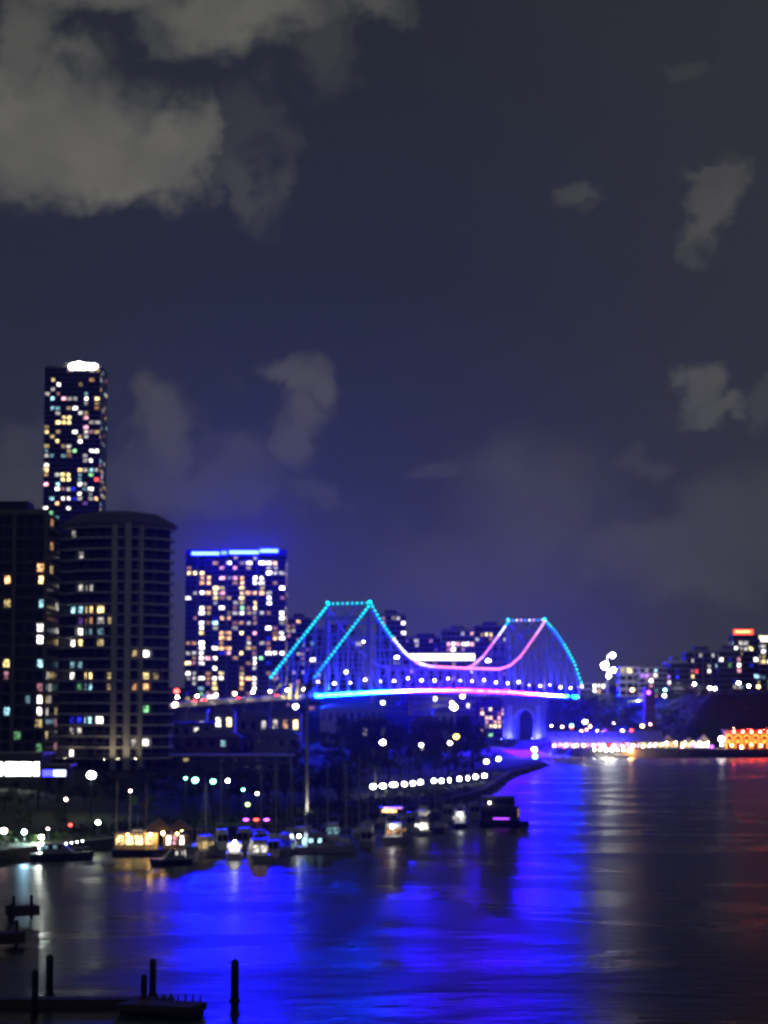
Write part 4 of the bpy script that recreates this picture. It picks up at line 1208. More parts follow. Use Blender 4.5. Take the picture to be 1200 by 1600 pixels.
def yacht(px, py, L, rz, label, hull=WHITEP, mh=None, cover=CANVAS):
    t_ = boat_root('sailing_yacht', label, 'boat', px, py, rz); W = L * .29; Hf = L * .085 + .2; mh = mh or L * 1.25
    put('hull', hull_mesh(L, W, Hf, hull), t_)
    MB().prism([(-L * .18, Hf), (-L * .16, Hf + .75), (L * .14, Hf + .55), (L * .2, Hf)], -W * .3, W * .3).build('cabin', WHITEP, t_)
    for k in range(3):
        for sg in (-1, 1):
            pane(t_, -L * .1 + k * L * .09, sg * (W * .3 + .02), Hf + .42, L * .06, .22)
    ms_ = MB().tube([(L * .06, 0, Hf), (L * .06, 0, Hf + mh)], [.10, .06], 8).build('mast', STEEL, t_)
    MB().tube([(L * .05, 0, Hf + 1.6), (-L * .36, 0, Hf + 1.5)], .06, 6).build('boom', STEEL, ms_)
    MB().tube([(L * .04, 0, Hf + 1.85), (-L * .15, 0, Hf + 1.85), (-L * .34, 0, Hf + 1.7)], [.2, .26, .12], 8).build('furled_sail', cover, t_)
    for a in ((L * .48, 0), (-L * .48, 0), (L * .05, W * .48), (L * .05, -W * .48)):
        MB().beam((a[0], a[1], Hf), (L * .06, 0, Hf + mh * .97), .03, .03).build('stay', STEEL, ms_)
    MB().beam((L * .06, -W * .35, Hf + mh * .55), (L * .06, W * .35, Hf + mh * .55), .05, .05).build('spreader', STEEL, ms_)
    return t_


# houseboat with the glowing tan canopy
g = G(243, 1338); t_ = thing('houseboat', 'orange-lit houseboat with a tan tent canopy and two masts', 'houseboat', (g.x, g.y, 0), R(4), 'boats in the marina')
put('hull', hull_mesh(11.0, 4.2, 1.0, NAVY), t_)
MB().box(-5.2, .3, -1.9, 1.9, .95, 3.1).build('cabin', CREAM, t_)
MB().box(1.0, 4.4, -1.6, 1.6, .95, 2.9).build('saloon', TIMBER, t_)
for x, c in ((-4.5, 'Y'), (-3.3, 'Y'), (-2.1, 'Y'), (-.8, 'O')):
    pane(t_, x, -1.93, 2.2, .95, 1.1, lit(c))
for x, c in ((1.7, 'W'), (2.5, 'P'), (3.4, 'W')):
    pane(t_, x, -1.63, 2.15, .5, 1.1, lit(c))
m = MB()
for x0, x1, h in ((-1.4, 2.2, 5.0), (1.4, 4.8, 4.8)):
    A = [(x0, -2.2, 3.4), (x1, -2.2, 3.4), (x1, 2.2, 3.4), (x0, 2.2, 3.4)]; T = ((x0 + x1) / 2, 0, h)
    for i in range(4):
        m.face([A[i], A[(i + 1) % 4], T])
m.build('tent_canopy', TANC, t_)
for x in (-1.3, 2.1, 4.7):
    MB().beam((x, -2.1, .9), (x, -2.1, 3.4), .09, .09).build('canopy_pole', STEEL, t_)
MB().tube([(-5.0, .3, 1), (-5.0, .3, 9.6)], [.11, .07], 8).build('mast', TIMBER, t_); MB().tube([(-1.2, -.6, 1), (-1.2, -.6, 9.4)], [.11, .07], 8).build('mast', TIMBER, t_)
t_.scale = (1.25, 1.25, 1.25)
GOLD = glow('houseboat_gold', (1, .58, .18), 160)
for x, y, z, mt in ((-.6, -2.5, 2.9, GOLD), (1.0, -2.6, 3.1, GOLD), (-.6, -2.3, 2.9, ORG), (2.8, -2.3, 3.0, ORG), (-3.5, -2.6, 2.9, ORG), (-3.3, -.5, 8.4, LAMPP)):
    put('deck_lamp', BULB, t_, (x, y, z), scale=(.16,) * 3, mat=mt)
MB().tube([(-3.3, -.5, 3), (-3.3, -.5, 8.3)], .05, 6).build('flag_staff', STEEL, t_)
MB().box(-3.25, -2.4, -.52, -.48, 6.6, 7.8).build('flag', surf('green_flag', (.05, .2, .08), .9), t_)
cruiser(268, 1352, 6.2, R(200), 'small dark tender moored in front of the houseboat', NAVY, 'w', DARKM and CANVAS, False)
cruiser(95, 1345, 9.5, R(10), 'dark launch with a string of white lights beside the lawn', NAVY, 'c', None, False)
g = G(95, 1345); st = thing('string_lights', 'string of small white bulbs above the dark launch', 'string lights', (g.x, g.y, 0))
MB().tube([(-3.4, -.2, 2.0), (0, -.2, 2.5), (3.4, -.2, 3.2)], .02, 5).build('cable', DARKM, st)
for k in range(9):
    put('bulb', DOT, st, (-3.4 + k * .85, -.2, 1.95 + k * .14), scale=(.11,) * 3, mat=LAMPC)
cruiser(325, 1338, 9.0, R(75), 'cruiser right of the houseboat seen from astern', WHITEP, 'y', None, True, 4)
cruiser(366, 1342, 8.5, R(95), 'cruiser with paired bright stern lamps right of centre-left marina', WHITEP, 'W', None, False, 0, BRW)
cruiser(402, 1346, 10.5, R(100), 'flybridge cruiser with a row of purple lamps', WHITEP, 'w', DARKM, True, 3)
g = G(402, 1346)
pt = thing('awning_lamps', 'purple and red awning lamps over the flybridge cruiser', 'lamps', (g.x, g.y, 0))
MB().beam((-2.6, -1.5, 6.6), (2.6, -1.5, 6.6), .08, .08).build('bar', STEEL, pt); MB().tube([(0, -1.4, 1), (0, -1.4, 6.6)], .05, 6).build('post', STEEL, pt)
for x, mt in ((-1.7, PUR), (-.1, RED), (1.5, PUR)):
    put('lamp', BULB, pt, (x, -1.6, 6.55), scale=(.42, .2, .16), mat=mt)
cruiser(450, 1335, 9.0, R(80), 'cruiser under a bright blue cover left of the tall palm trunk', WHITEP, 'b', CANVAS, True, 5)
cruiser(505, 1334, 10.0, R(20), 'white cruiser with a lit cockpit at the foot of the palm trunk', WHITEP, 'C', None, True, 5, LAMPC)
yacht(540, 1326, 10.5, R(85), 'yacht with a blue hull and bare mast right of the palm trunk', NAVY)
yacht(430, 1318, 11, R(80), 'white yacht behind the purple-lamp cruiser', WHITEP)
yacht(562, 1308, 11, R(95), 'yacht moored left of the big lit motor yacht', WHITEP, 14)
cruiser(622, 1318, 12.5, R(78), 'large motor yacht with an amber-lit upper deck', WHITEP, 'o', None, True, 3, BRW)
g = G(618, 1318); 
cruiser(655, 1306, 8.0, R(110), 'white cruiser with three lit stern panels right of the big motor yacht', WHITEP, 'W', PAINTS[1], True)
yacht(690, 1300, 11, R(80), 'yacht with a slim mast left of the boxy ferry', NAVY, 13)
cruiser(716, 1294, 9.0, R(95), 'dark cruiser with two small white lamps beside the boxy ferry', NAVY, 'w', None, True, 3, LAMPC)
yacht(478, 1304, 10, R(100), 'yacht half hidden behind the white cruiser by the palm', WHITEP, 12)
yacht(320, 1326, 10, R(85), 'yacht mast behind the cruiser right of the houseboat', WHITEP, 11)
yacht(596, 1290, 9, R(90), 'small yacht behind the big motor yacht', WHITEP, 10)
cruiser(664, 1284, 9, R(80), 'cruiser in the back row under the white lamps', WHITEP, 'w', None, True)
for px, py, L, rz, lab, hu, wi in (
        (215, 1318, 8, 95, 'small cruiser squeezed in behind the houseboat cabin', WHITEP, 'y'), (300, 1346, 7, 85, 'low runabout left of the cruiser seen from astern', WHITEP, '-'),
        (345, 1326, 8.5, 100, 'cruiser in the second row left of the paired stern lamps', WHITEP, '-'), (385, 1324, 9, 80, 'cruiser in the second row behind the paired stern lamps', WHITEP, '-'),
        (425, 1338, 8, 95, 'white cruiser between the purple lamps and the blue-covered cruiser', WHITEP, '-'), (470, 1322, 9, 88, 'cruiser in the second row left of the palm trunk', WHITEP, '-'),
        (520, 1314, 9, 92, 'cruiser in the second row right of the palm trunk', WHITEP, 'c'), (575, 1322, 8.5, 84, 'white cruiser with a small stern light left of the big motor yacht', WHITEP, '-'),
        (640, 1296, 8.5, 96, 'cruiser in the second row right of the big motor yacht', WHITEP, '-'), (700, 1282, 9, 86, 'white cruiser in the second row left of the boxy ferry', WHITEP, '-'),
        (740, 1278, 9, 92, 'white cruiser just behind the boxy ferry', WHITEP, '-')):
    cruiser(px, py, L, R(rz), lab, hu, wi, None, L > 8.2, 3 if px % 2 else 0)
for px, py, L, rz, mh, lab in ((345, 1308, 10, 88, 13, 'yacht with a tall bare mast behind the second row, left of the purple lamps'), (408, 1310, 9.5, 92, 12, 'yacht with a bare mast directly behind the purple-lamp cruiser'),
                                (455, 1308, 10, 85, 14, 'yacht with a tall bare mast left of the palm trunk'), (512, 1300, 9.5, 94, 12, 'yacht with a bare mast right behind the palm foot'),
                                (575, 1296, 10, 88, 13, 'yacht with a bare mast behind the first white lamps'), (628, 1284, 9, 90, 11, 'yacht with a short mast behind the amber awning'),
                                (680, 1276, 9.5, 92, 12, 'yacht with a bare mast below the middle white lamps'), (722, 1268, 9, 88, 11, 'yacht with a short mast below the last white lamps')):
    yacht(px, py, L, R(rz), lab, WHITEP if px % 2 else NAVY, mh)
# amber deck panel on the big motor yacht is its own awning light
g = G(612, 1318); aw = thing('deck_awning', 'amber-lit awning with a pink edge on the big motor yacht', 'awning', (g.x, g.y, 0))
MB().box(-2.2, 2.2, -1.6, 1.8, 6.2, 6.4).build('roof', WHITEP, aw)
for x in (-2.0, 2.0):
    MB().beam((x, -1.4, 1.5), (x, -1.4, 6.2), .08, .08).build('post', STEEL, aw)
pane(aw, -.4, -1.7, 5.75, 2.6, .5, lit('O'), name='lit_screen'); pane(aw, .2, -1.72, 6.3, 3.2, .2, lit('P'), name='edge_light')

# boxy ferry, dark, with a violet strip
g = G(787, 1292); t_ = thing('river_ferry', 'dark boxy river ferry with a violet light strip', 'ferry', (g.x, g.y, 0), R(-8), 'boats in the marina')
put('hull', hull_mesh(9.5, 4.5, 1.1, DARKM), t_)
MB().box(-4.4, 3.0, -2.1, 2.1, 1.1, 3.9).build('lower_cabin', DARKM, t_); MB().box(-4.5, 3.2, -2.25, 2.25, 3.903, 4.15).build('upper_deck', DARKM, t_)
MB().box(-3.9, 2.2, -1.8, 1.8, 4.153, 6.0).build('upper_cabin', DARKM, t_); MB().box(-4.4, 2.9, -2.2, 2.2, 6.003, 6.25).build('roof', STEEL, t_)
for k in range(6):
    pane(t_, -3.7 + k * 1.2, -2.12, 2.7, .95, 1.0); pane(t_, -3.3 + k * .95, -1.82, 5.15, .75, .8)
pane(t_, -.3, -2.16, 1.75, 3.2, .28, glow('violet_strip', (.35, .05, 1), 3), name='light_strip')
pane(t_, 3.05, -1.2, 2.9, .3, 1.6, lit('o'), name='lit_door'); put('deck_lamp', BULB, t_, (-2.6, -2.3, 4.9), scale=(.2,) * 3, mat=LAMPN)
MB().tube([(2.2, 0, 6.2), (2.2, 0, 8.2)], .05, 6).build('mast', STEEL, t_)

# floating walkways of the marina
def walkway(pa, pb, label, wd=2.0, name='floating_walkway', z=.45, piles=True, step=6.0):
    a, c = G(*pa), G(*pb); t_ = thing(name, label, 'jetty'); L = (c - a).length; n = max(2, int(L / 3))
    d = (c - a).normalized()
    for k in range(n):
        p, q = a.lerp(c, k / n), a.lerp(c, (k + .97) / n)
        MB().beam((p.x, p.y, z), (q.x, q.y, z), wd, .35).build('deck_panel', TIMBER, t_)
    if piles:
        for k in range(int(L / step) + 1):
            p = a + d * (k * step) + Vector((-d.y, d.x, 0)) * (wd * .6)
            MB().tube([(p.x, p.y, -3), (p.x, p.y, 2.6), (p.x, p.y, 2.9)], [.17, .17, .03], 8).build('pile', DARKM, t_)
    return t_


walkway((300, 1322), (560, 1300), 'long floating walkway behind the front row of boats', step=9)
walkway((560, 1296), (760, 1268), 'floating walkway behind the big motor yacht', step=9)
walkway((160, 1322), (300, 1330), 'landing stage beside the houseboat', step=8)
# jetty off the tip of the bank
walkway((818, 1193), (912, 1194), 'thin jetty on posts off the tip of the left bank', 1.6, 'post_jetty', 2.0, True, 7)

# ------------------------------------------------------------------ foreground piles and dock
def pile(px, pyt, Y, r, label, z0=-3):
    p = P(px, pyt, Y); m = MB(); h = p.z
    t_ = thing('mooring_pile', label, 'mooring pile', (p.x, p.y, z0), 0, 'mooring piles of the near dock')
    MB().tube([(0, 0, 0), (.01, 0, h - z0 - .5), (0, 0, h - z0 - .35)], [r, r, r * .98], 12).build('shaft', DARKM, t_, True)
    MB().lathe([(r * 1.08, h - z0 - .348), (r * 1.02, h - z0 - .2), (r * .2, h - z0)], 12).build('cone_cap', DARKM, t_)
    MB().lathe([(r * 1.35, 3.3), (r * 1.35, 3.65)], 12).build('guide_ring', DARKM, t_)


for px, py, Y, r, lab in ((367, 1498, 186, .32, 'lone mooring pile standing in the blue reflection'), (78, 1491, 190, .30, 'taller of the two mooring piles at the left of the near dock'),
                          (55, 1514, 182, .26, 'shorter of the two mooring piles at the left of the near dock'), (239, 1497, 190, .27, 'taller mooring pile near the right end of the near dock'),
                          (225, 1522, 186, .24, 'shorter mooring pile near the right end of the near dock'), (17, 1412, 258, .26, 'mooring pile at the left edge beside the upper dock')):
    pile(px, py, Y, r, lab)
dk = thing('near_dock', 'dark timber dock silhouetted at the bottom left', 'dock', (0, 0, 0))
a, c = P(-60, 1557, 186), P(272, 1562, 186)
a.z = c.z = .55
n = 26
for k in range(n):
    p, q = a.lerp(c, k / n), a.lerp(c, (k + .96) / n)
    MB().beam((p.x, p.y, .55), (q.x, q.y, .55), 1.9, .3).build('deck_panel', TIMBER, dk)
MB().beam((a.x, a.y - 1.0, .25), (c.x, c.y - 1.0, .25), .2, .6).build('fascia', TIMBER, dk); MB().beam((a.x, a.y, .1), (c.x, c.y, .1), 1.2, .6).build('float', DARKM, dk)
e0 = P(196, 1580, 183); e1 = P(311, 1574, 181)
MB().beam((e0.x, e0.y - .5, .6), (e1.x, e1.y - .5, .6), 3.2, .5).build('end_platform', TIMBER, dk); MB().beam((e0.x + .2, e0.y - .5, 0), (e1.x - .1, e1.y - .5, 0), 2.6, .8).build('end_float', DARKM, dk)
for k in range(9):
    p = e0.lerp(e1, .2 + k * .1); MB().beam((p.x, p.y + 1, .8), (p.x + .05, p.y + 1, 1.25 + .2 * rnd.random()), .14, .14).build('bollard', TIMBER, dk)
ud = thing('upper_dock', 'short dark dock stub at the left edge above the near dock', 'dock')
for pa, pb in (((12, 1436), (58, 1434)), ((-20, 1480), (37, 1478))):
    a, c = G(*pa), G(*pb); MB().beam((a.x, a.y, .9), (c.x, c.y, .9), 2.0, 1.1).build('platform', TIMBER, ud)
    for u in (.2, .8):
        p = a.lerp(c, u); MB().tube([(p.x, p.y, -3), (p.x, p.y, 2.6)], .16, 8).build('pile', DARKM, ud)

# ------------------------------------------------------------------ right bank: wharf, cliff, skyline
sw = thing('wharf_wall', 'long dark wharf wall at the foot of the right cliff', 'wall')
for i in range(NL + 5, NL + 9):
    a, c = Vector((*RIVER[i], 0)), Vector((*RIVER[i + 1], 0)); n = max(1, int((c - a).length / 10))
    for k in range(n):
        p, q = a.lerp(c, k / n), a.lerp(c, (k + .985) / n)
        MB().beam((p.x, p.y, 1.6), (q.x, q.y, 1.6), 2.2, 4.8 + .15 * rnd.random()).build('wall_panel', surf('wharf_stone', (.08, .075, .08), .9, scale=.4, bump=.3), sw)
# rock face and bush of the cliff
rg = random.Random(31); cl = MB()
for _ in range(2600):
    x = rg.uniform(92, 330); y = rg.uniform(1135, 1300); z = hz(x, y)
    if z < 5 or (z > 30 and rg.random() < .75):
        continue
    r0 = rg.uniform(.9, 2.4)
    for _k in range(9):
        p = Vector((x + rg.gauss(0, r0), y + rg.gauss(0, r0), z + abs(rg.gauss(0, r0 * .8)))); s = rg.uniform(.4, 1.0)
        q = Vector((rg.gauss(0, 1), rg.gauss(0, 1), rg.gauss(0, 1))).normalized(); v_ = q.cross(Vector((0, .3, 1))).normalized()
        cl.face([p - q * s, p + v_ * s * .6, p + q * s, p - v_ * s * .6])
tag(kind(cl.build('cliff_bush', LEAF[2]), 'stuff'), 'dark bush covering the cliff on the right bank', 'bush')

for k, (px, py, Y, v, lab) in enumerate(((918, 1078, 1300, 1, 'cliff-top tree just right of the bridge end'), (945, 1084, 1290, 3, 'cliff-top tree under the floodlight mast'),
                                         (1075, 1086, 1260, 0, 'cliff-top tree below the flat-roofed apartments'), (1120, 1078, 1260, 4, 'cliff-top tree right of the flat-roofed apartments'),
                                         (1165, 1074, 1250, 1, 'wide cliff-top tree below the red-signed tower'), (1195, 1078, 1240, 3, 'cliff-top tree at the right edge'),
                                         (990, 1100, 1210, 2, 'slope tree left of the dark cliff stair'), (1045, 1106, 1200, 1, 'slope tree above the golden pavilions'),
                                         (1095, 1112, 1190, 0, 'slope tree between the pavilions and the red arcade'), (1150, 1108, 1195, 4, 'slope tree above the red-lit arcade'),
                                         (950, 1112, 1230, 0, 'slope tree left of the purple-lit tree'), (1020, 1122, 1180, 4, 'slope tree behind the blue wharf shed'))):
    tree(px, py, Y, lab, v, 1.3, leaf=k % 3, group='trees on the right cliff')
pt_ = tree(953, 1128, 1165, 'purple-lit tree behind the wharf shed', 1, 1.3, group='trees on the right cliff')
mast_lamp(950, 1146, 1158, glow('lamp_violet_strong', (.5, .03, 1), 260), .55, 'violet flood lamp under the purple-lit tree')


def shed(px0, px1, pye, pyr, Y, depth, label, wall, roofm, name='wharf_shed', cat='shed'):
    a, c = P(px0, pye, Y), P(px1, pye, Y); w = c.x - a.x; xc = (a.x + c.x) / 2; zg = 3.9; H = a.z - zg; rz = P(px0, pyr, Y).z - a.z
    t_ = thing(name, label, cat, (xc, Y + depth / 2, zg), 0)
    MB().box(-w / 2, w / 2, -depth / 2, depth / 2, 0, H).build('wall', wall, t_)
    m = MB(); e = .8
    A = [(-w / 2 - e, -depth / 2 - e, H), (w / 2 + e, -depth / 2 - e, H), (w / 2 + e, depth / 2 + e, H), (-w / 2 - e, depth / 2 + e, H)]; T = [(-w / 2 - e, 0, H + rz), (w / 2 + e, 0, H + rz)]
    for q in ((A[0], A[1], T[1], T[0]), (A[2], A[3], T[0], T[1]), (A[1], A[2], T[1]), (A[3], A[0], T[0]), (A[3], A[2], A[1], A[0])):
        m.face(q)
    m.build('roof', roofm, t_)
    return t_, w, H, xc


t_, w, H, xc = shed(862, 1036, 1159, 1143, 1122, 26, 'long wharf shed with a blue-lit roof and rosy windows', DCONC, surf('shed_roof', (.35, .36, .42), .5, scale=.3))
CO = 'PPWPYPPPPPRPPPPPYWWY'
for k in range(20):
    pane(t_, -w / 2 + (k + .5) * w / 20, -13.06, H * .5, w / 20 * .72, H * .62, lit(CO[k]))
for k in range(6):                                         # blue lamps and poles added to tint the shed roof, turned from the camera
    x = -w / 2 + (k + .3) * w / 9
    MB().beam((x, -17, 0), (x, -17, H + 3.6), .1, .1).build('fill_pole', DARKM, t_)
    m = MB(); m.box(-.6, .6, -.2, .2, -.3, .3, 0, front=1); q = m.build('added_roof_flood', [DARKM, glow('shed_roof_fill', (.03, .02, 1), 2200)], t_, loc=(x, -16.7, H + 3.5)); q.rotation_euler = (0, 0, math.pi)
# golden pavilions
for k, (a, c, pk, lab) in enumerate(((1036, 1062, 1148, 'left golden pavilion with a sagging tent roof on the wharf'), (1066, 1088, 1151, 'middle golden pavilion on the wharf'), (1088, 1111, 1147, 'right cream-lit pavilion on the wharf'))):
    p, q = P(a, 1162, 1118), P(c, 1162, 1118); w = q.x - p.x; xc = (p.x + q.x) / 2; zt = P(a, pk, 1118).z - 3.9
    t_ = thing('pavilion', lab, 'pavilion', (xc, 1122, 3.9), 0, 'pavilions on the wharf')
    m = MB(); A = [(-w / 2, -4, 3.2), (w / 2, -4, 3.2), (w / 2, 4, 3.2), (-w / 2, 4, 3.2)]; T = (-w * .2 if k == 0 else w * .1, 0, zt)
    for i in range(4):
        b0, b1 = Vector(A[i]), Vector(A[(i + 1) % 4]); tv = Vector(T); mid0, mid1 = b0.lerp(tv, .5) - Vector((0, 0, .35)), b1.lerp(tv, .5) - Vector((0, 0, .35))
        m.face([b0, b1, mid1, mid0]); m.face([mid0, mid1, tv])
    m.build('tent_roof', CREAM, t_)
    for x in (-w / 2 + .2, 0, w / 2 - .2):
        MB().beam((x, -3.9, 0), (x, -3.9, 3.2), .12, .12).build('post', STEEL, t_)
    for j in range(4):
        pane(t_, -w / 2 + (j + .5) * w / 4, 2.5, 1.7, w / 4 * .8, 2.4, lit('Y' if k < 2 else 'W'), name='lit_panel')
    for x in (-w * .3, w * .25):
        put('lamp', BULB, t_, (x, -4.8, 2.9), scale=(.3,) * 3, mat=glow('pavilion_gold', (1, .72, .32), 90))
# red arcade
p, q = P(1134, 1168, 1112), P(1216, 1168, 1112); w = q.x - p.x; xc = (p.x + q.x) / 2
t_ = thing('red_arcade', 'red-lit arcade with tall glowing orange arches at the right edge', 'arcade', (xc, 1116, 3.9))
zt = P(1134, 1143, 1112).z - 3.9
MB().box(-w / 2, w / 2, -2, 6, 0, zt + .2).build('wall', BRICK, t_); MB().box(-w / 2 - .6, w / 2 + .6, -3, 6.6, zt + .203, zt + .9).build('roof', ROOFT, t_)
n = 6
for k in range(n):
    x = -w / 2 + (k + .5) * w / n; r = w / n * .36; m = MB(); arch = [(x - r, .2), (x + r, .2)] + [(x + r * math.cos(a), zt * .62 + r * math.sin(a)) for a in [math.pi * i / 10 for i in range(11)]]
    m.prism(arch, -2.12, -2.004); m.build('arch_opening', glow('arch_orange', (1, .10, .01), .35), t_)
    MB().tube([(x - r, -2.25, .2)] + [(px_, -2.25, pz_) for px_, pz_ in reversed(arch[2:])] + [(x + r, -2.25, .2)], .2, 6).build('arch_light', glow('arch_gold', (1, .30, .03), 6), t_)
    put('hanging_lamp', BULB, t_, (x - r * .1, -2.4, zt * .42), scale=(.32, .25, .9), mat=glow('arch_lamp', (1, .38, .05), 6))
    MB().box(x + r + .1, x + w / n - r - .1, -2.7, -2.005, 0, zt).build('pillar', surf('red_paint', (.4, .05, .03), .6), t_)
    put('red_lamp', BULB, t_, (x + w / n / 2, -3.2, zt - .2), scale=(.45, .3, .45), mat=glow('arcade_red', (1, .03, .015), 420))
for x in (-w * .3, 0, w * .3):  # floods added on the roof to redden the bush behind
    f = MB(); f.box(x - .5, x + .5, 4.6, 5.4, zt + .91, zt + 1.3, 0, top=1); f.build('added_roof_flood', [DARKM, glow('bush_fill_red', (1, .10, .03), 3200)], t_)
# lamps of the wharf
for px, py, Y, mat, r, lab in (
        (1127, 1155, 1112, glow('lamp_wharf_white', (1, .9, .85), 60), 1.3, 'pale round lamp between the pavilions and the red arcade'),
        (914, 1128, 1180, BRS, .9, 'glaring white lamp above the blue shed roof'),
        (893, 1134, 1170, TEAL, .9, 'teal-white lamp left of the glaring one over the shed'),
        (922, 1135, 1165, ORG, .6, 'warm lamp right of the glaring one over the shed'),
        (942, 1145, 1140, LAMPN, 1.0, 'cream lamp over the middle of the blue shed'),
        (873, 1145, 1150, LAMPN, .8, 'cream lamp over the left end of the blue shed'),
        (1015, 1121, 1195, BRW, .9, 'white lamp on the dark cliff stair'),
        (1084, 1163, 1106, RED, .8, 'red lamp between the golden pavilions'),
        (985, 1172, 1097, glow('lamp_wharf_orange', (1, .36, .05), 500), .8, 'orange lamp on the wharf wall right of the pontoon')):
    mast_lamp(px, py, Y, mat, r, lab)
RL = [glow('lamp_rose', (1, .3, .35), 30), LAMPN, glow('lamp_amber_s', (1, .55, .12), 40), PUR, RED, LAMPW, LAMPP]
for k in range(22):
    px = 866 + k * 15.4
    mast_lamp(px, 1166 + rnd.uniform(-3.5, 1.5), 1101.5, RL[(k * 3 + k // 4) % 7], rnd.uniform(.35, .7), '%s small lamp from the left along the top of the wharf wall' % ORD[k], group='small lamps along the wharf wall', name='wharf_lamp')
for k in range(12):
    px = 864 + k * 14 + rnd.uniform(-4, 4)
    mast_lamp(px, 1137 + rnd.uniform(-7, 6), 1172 + rnd.uniform(-8, 8), RL[(k * 5 + 1) % 7], rnd.uniform(.4, .8), '%s garden lamp from the left in the strip above the blue shed roof' % ORD[k], group='garden lamps above the wharf shed', name='garden_lamp')
# lit pontoon in front of the wall
g = G(955, 1184); t_ = thing('pontoon', 'floating pontoon with a cluster of glaring white lamps below the wharf', 'pontoon', (g.x, g.y, 0))
MB().box(-9, 9, -3, 3, .1, 1.0).build('deck', CONC, t_); MB().box(-9, 9, -2.8, 2.8, -.6, .1).build('float', DARKM, t_)
for k in range(7):
    x = -8 + k * 2.7; MB().beam((x, -2.5, 1), (x, -2.5, 3.6), .12, .12).build('post', STEEL, t_)
    put('lamp', BULB, t_, (x, -2.5, 3.8), scale=((.5 if k in (2, 3) else .2),) * 3, mat=glow('pontoon_white', (1, .92, .68), 650))
MB().box(-8.5, 8.5, -2.2, 2.2, 4.6, 4.8).build('roof', ROOFM, t_)
g = G(880, 1177); t_ = thing('pontoon', 'pontoon with yellowish lamps left of the glaring one', 'pontoon', (g.x, g.y, 0))
MB().box(-8, 8, -3, 3, .1, 1.0).build('deck', CONC, t_); MB().box(-8, 8, -2.8, 2.8, -.6, .1).build('float', DARKM, t_)
for k in range(6):
    x = -7 + k * 2.8; MB().beam((x, -2.5, 1), (x, -2.5, 3.6), .12, .12).build('post', STEEL, t_)
    put('lamp', BULB, t_, (x, -2.5, 3.8), scale=(.5, .4, .35), mat=glow('pontoon_yellow', (1, .92, .45), 90))
MB().box(-7.5, 7.5, -2.2, 2.2, 4.6, 4.8).build('roof', ROOFM, t_)
# dark stair tower on the cliff
g = P(1015, 1150, 1190); t_ = thing('cliff_lift', 'dark narrow lift tower standing against the cliff', 'lift tower', (g.x, 1190, 3.8))
MB().box(-2.6, 2.6, -2.6, 2.6, 0, P(1015, 1075, 1190).z - 3.8).build('shaft', DARKM, t_)
for k in range(7):
    MB().box(-2.8, 2.8, -2.8, -2.603, 2 + k * 3.6, 2.4 + k * 3.6).build('band', DCONC, t_)
put('lamp', BULB, t_, (-.6, -3.0, P(1015, 1082, 1190).z - 3.8), scale=(.9, .5, .9), mat=PUR)

# floodlight mast on the hill
g = P(949, 1030, 1300); zg = hz(g.x, 1300); t_ = thing('floodlight_mast', 'mast with a cluster of glaring white floodlights on the right hill', 'floodlight mast', (g.x, 1300, zg))
MB().tube([(0, 0, 0), (0, 0, P(949, 1022, 1300).z - zg)], [.4, .2], 8).build('mast', STEEL, t_)
for px, py, r in ((957, 1024, 1.3), (945, 1040, 1.9), (958, 1047, 1.3), (951, 1056, 1.0)):
    q = P(px, py, 1298); MB().beam((0, 0, q.z - zg), (q.x - g.x, -1.6, q.z - zg), .2, .2).build('bracket', STEEL, t_)
    put('floodlight', BULB, t_, (q.x - g.x, -2, q.z - zg), scale=(r, r * .7, r), mat=glow('hill_flood', (.97, 1, .93), 120))
# skyline blocks on the right hill
sk = dict(sh=3.1, cat='apartment block', side=True)
slab_tower('hill_house', 'row house with warm lit bays right of the bridge end', 906, 946, 1068, 1330, 14, 6, 3.2, [(915, 1063, 'O'), (927, 1070, 'K'), (940, 1073, 'W'), (941, 1068, 'O')], zb=28, prob=.3, seed=41, palette='OWoY', cap=False, cat='house')
slab_tower('hill_house', 'pale gabled house with a yellow window on the right hill', 968, 1000, 1042, 1330, 16, 3, 4.6, [(982, 1047, 'Y'), (978, 1050, 'y')], zb=30, seed=42, wall=surf('house_pale', (.32, .31, .30), .8), cap=False, cat='house', slabs=True)
slab_tower('hill_apartments', 'violet-lit apartments with stacked white windows on the right hill', 1000, 1042, 1044, 1310, 18, 6, 3.1, [(1007, 1053, 'V'), (1022, 1047, 'C'), (1022, 1055, 'W'), (1021, 1062, 'W'), (1013, 1053, 'V'), (1048, 1055, 'P')], zb=29, prob=.1, seed=43, palette='vwp', cap=False, wall=surf('violet_block', (.16, .15, .2), .8), cat='apartment block')
slab_tower('hill_apartments', 'apartments with a pink light right of the violet-lit ones', 1042, 1074, 1036, 1335, 18, 5, 3.1, [(1046, 1055, 'P'), (1046, 1062, 'V'), (1047, 1068, 'W'), (1056, 1061, 'B'), (1075, 1061, 'w')], zb=30, prob=.12, seed=44, palette='vwpb', cap=True, cat='apartment block')
slab_tower('hill_apartments', 'flat-roofed dark apartments in the middle of the right skyline', 1072, 1124, 1020, 1360, 20, 8, 3.2, [(1086, 1048, 'R'), (1085, 1055, 'Y'), (1107, 1048, 'W'), (1117, 1020, 'O'), (1119, 1041, 'C'), (1114, 1024, 'w')], zb=31, prob=.07, seed=45, palette='wypow', cat='apartment block', piers=(.25, .5, .75))
slab_tower('hill_apartments', 'dark apartments with stacked peach windows left of the red-signed tower', 1123, 1158, 1018, 1350, 20, 5, 3.2, [(1127, 1034, 'W'), (1140, 1035, 'Y'), (1154, 1034, 'P'), (1154, 1046, 'P'), (1140, 1042, 'g'), (1154, 1040, 'W'), (1138, 1027, 'b')], zb=31, prob=.12, seed=46, palette='wypb', cat='apartment block')
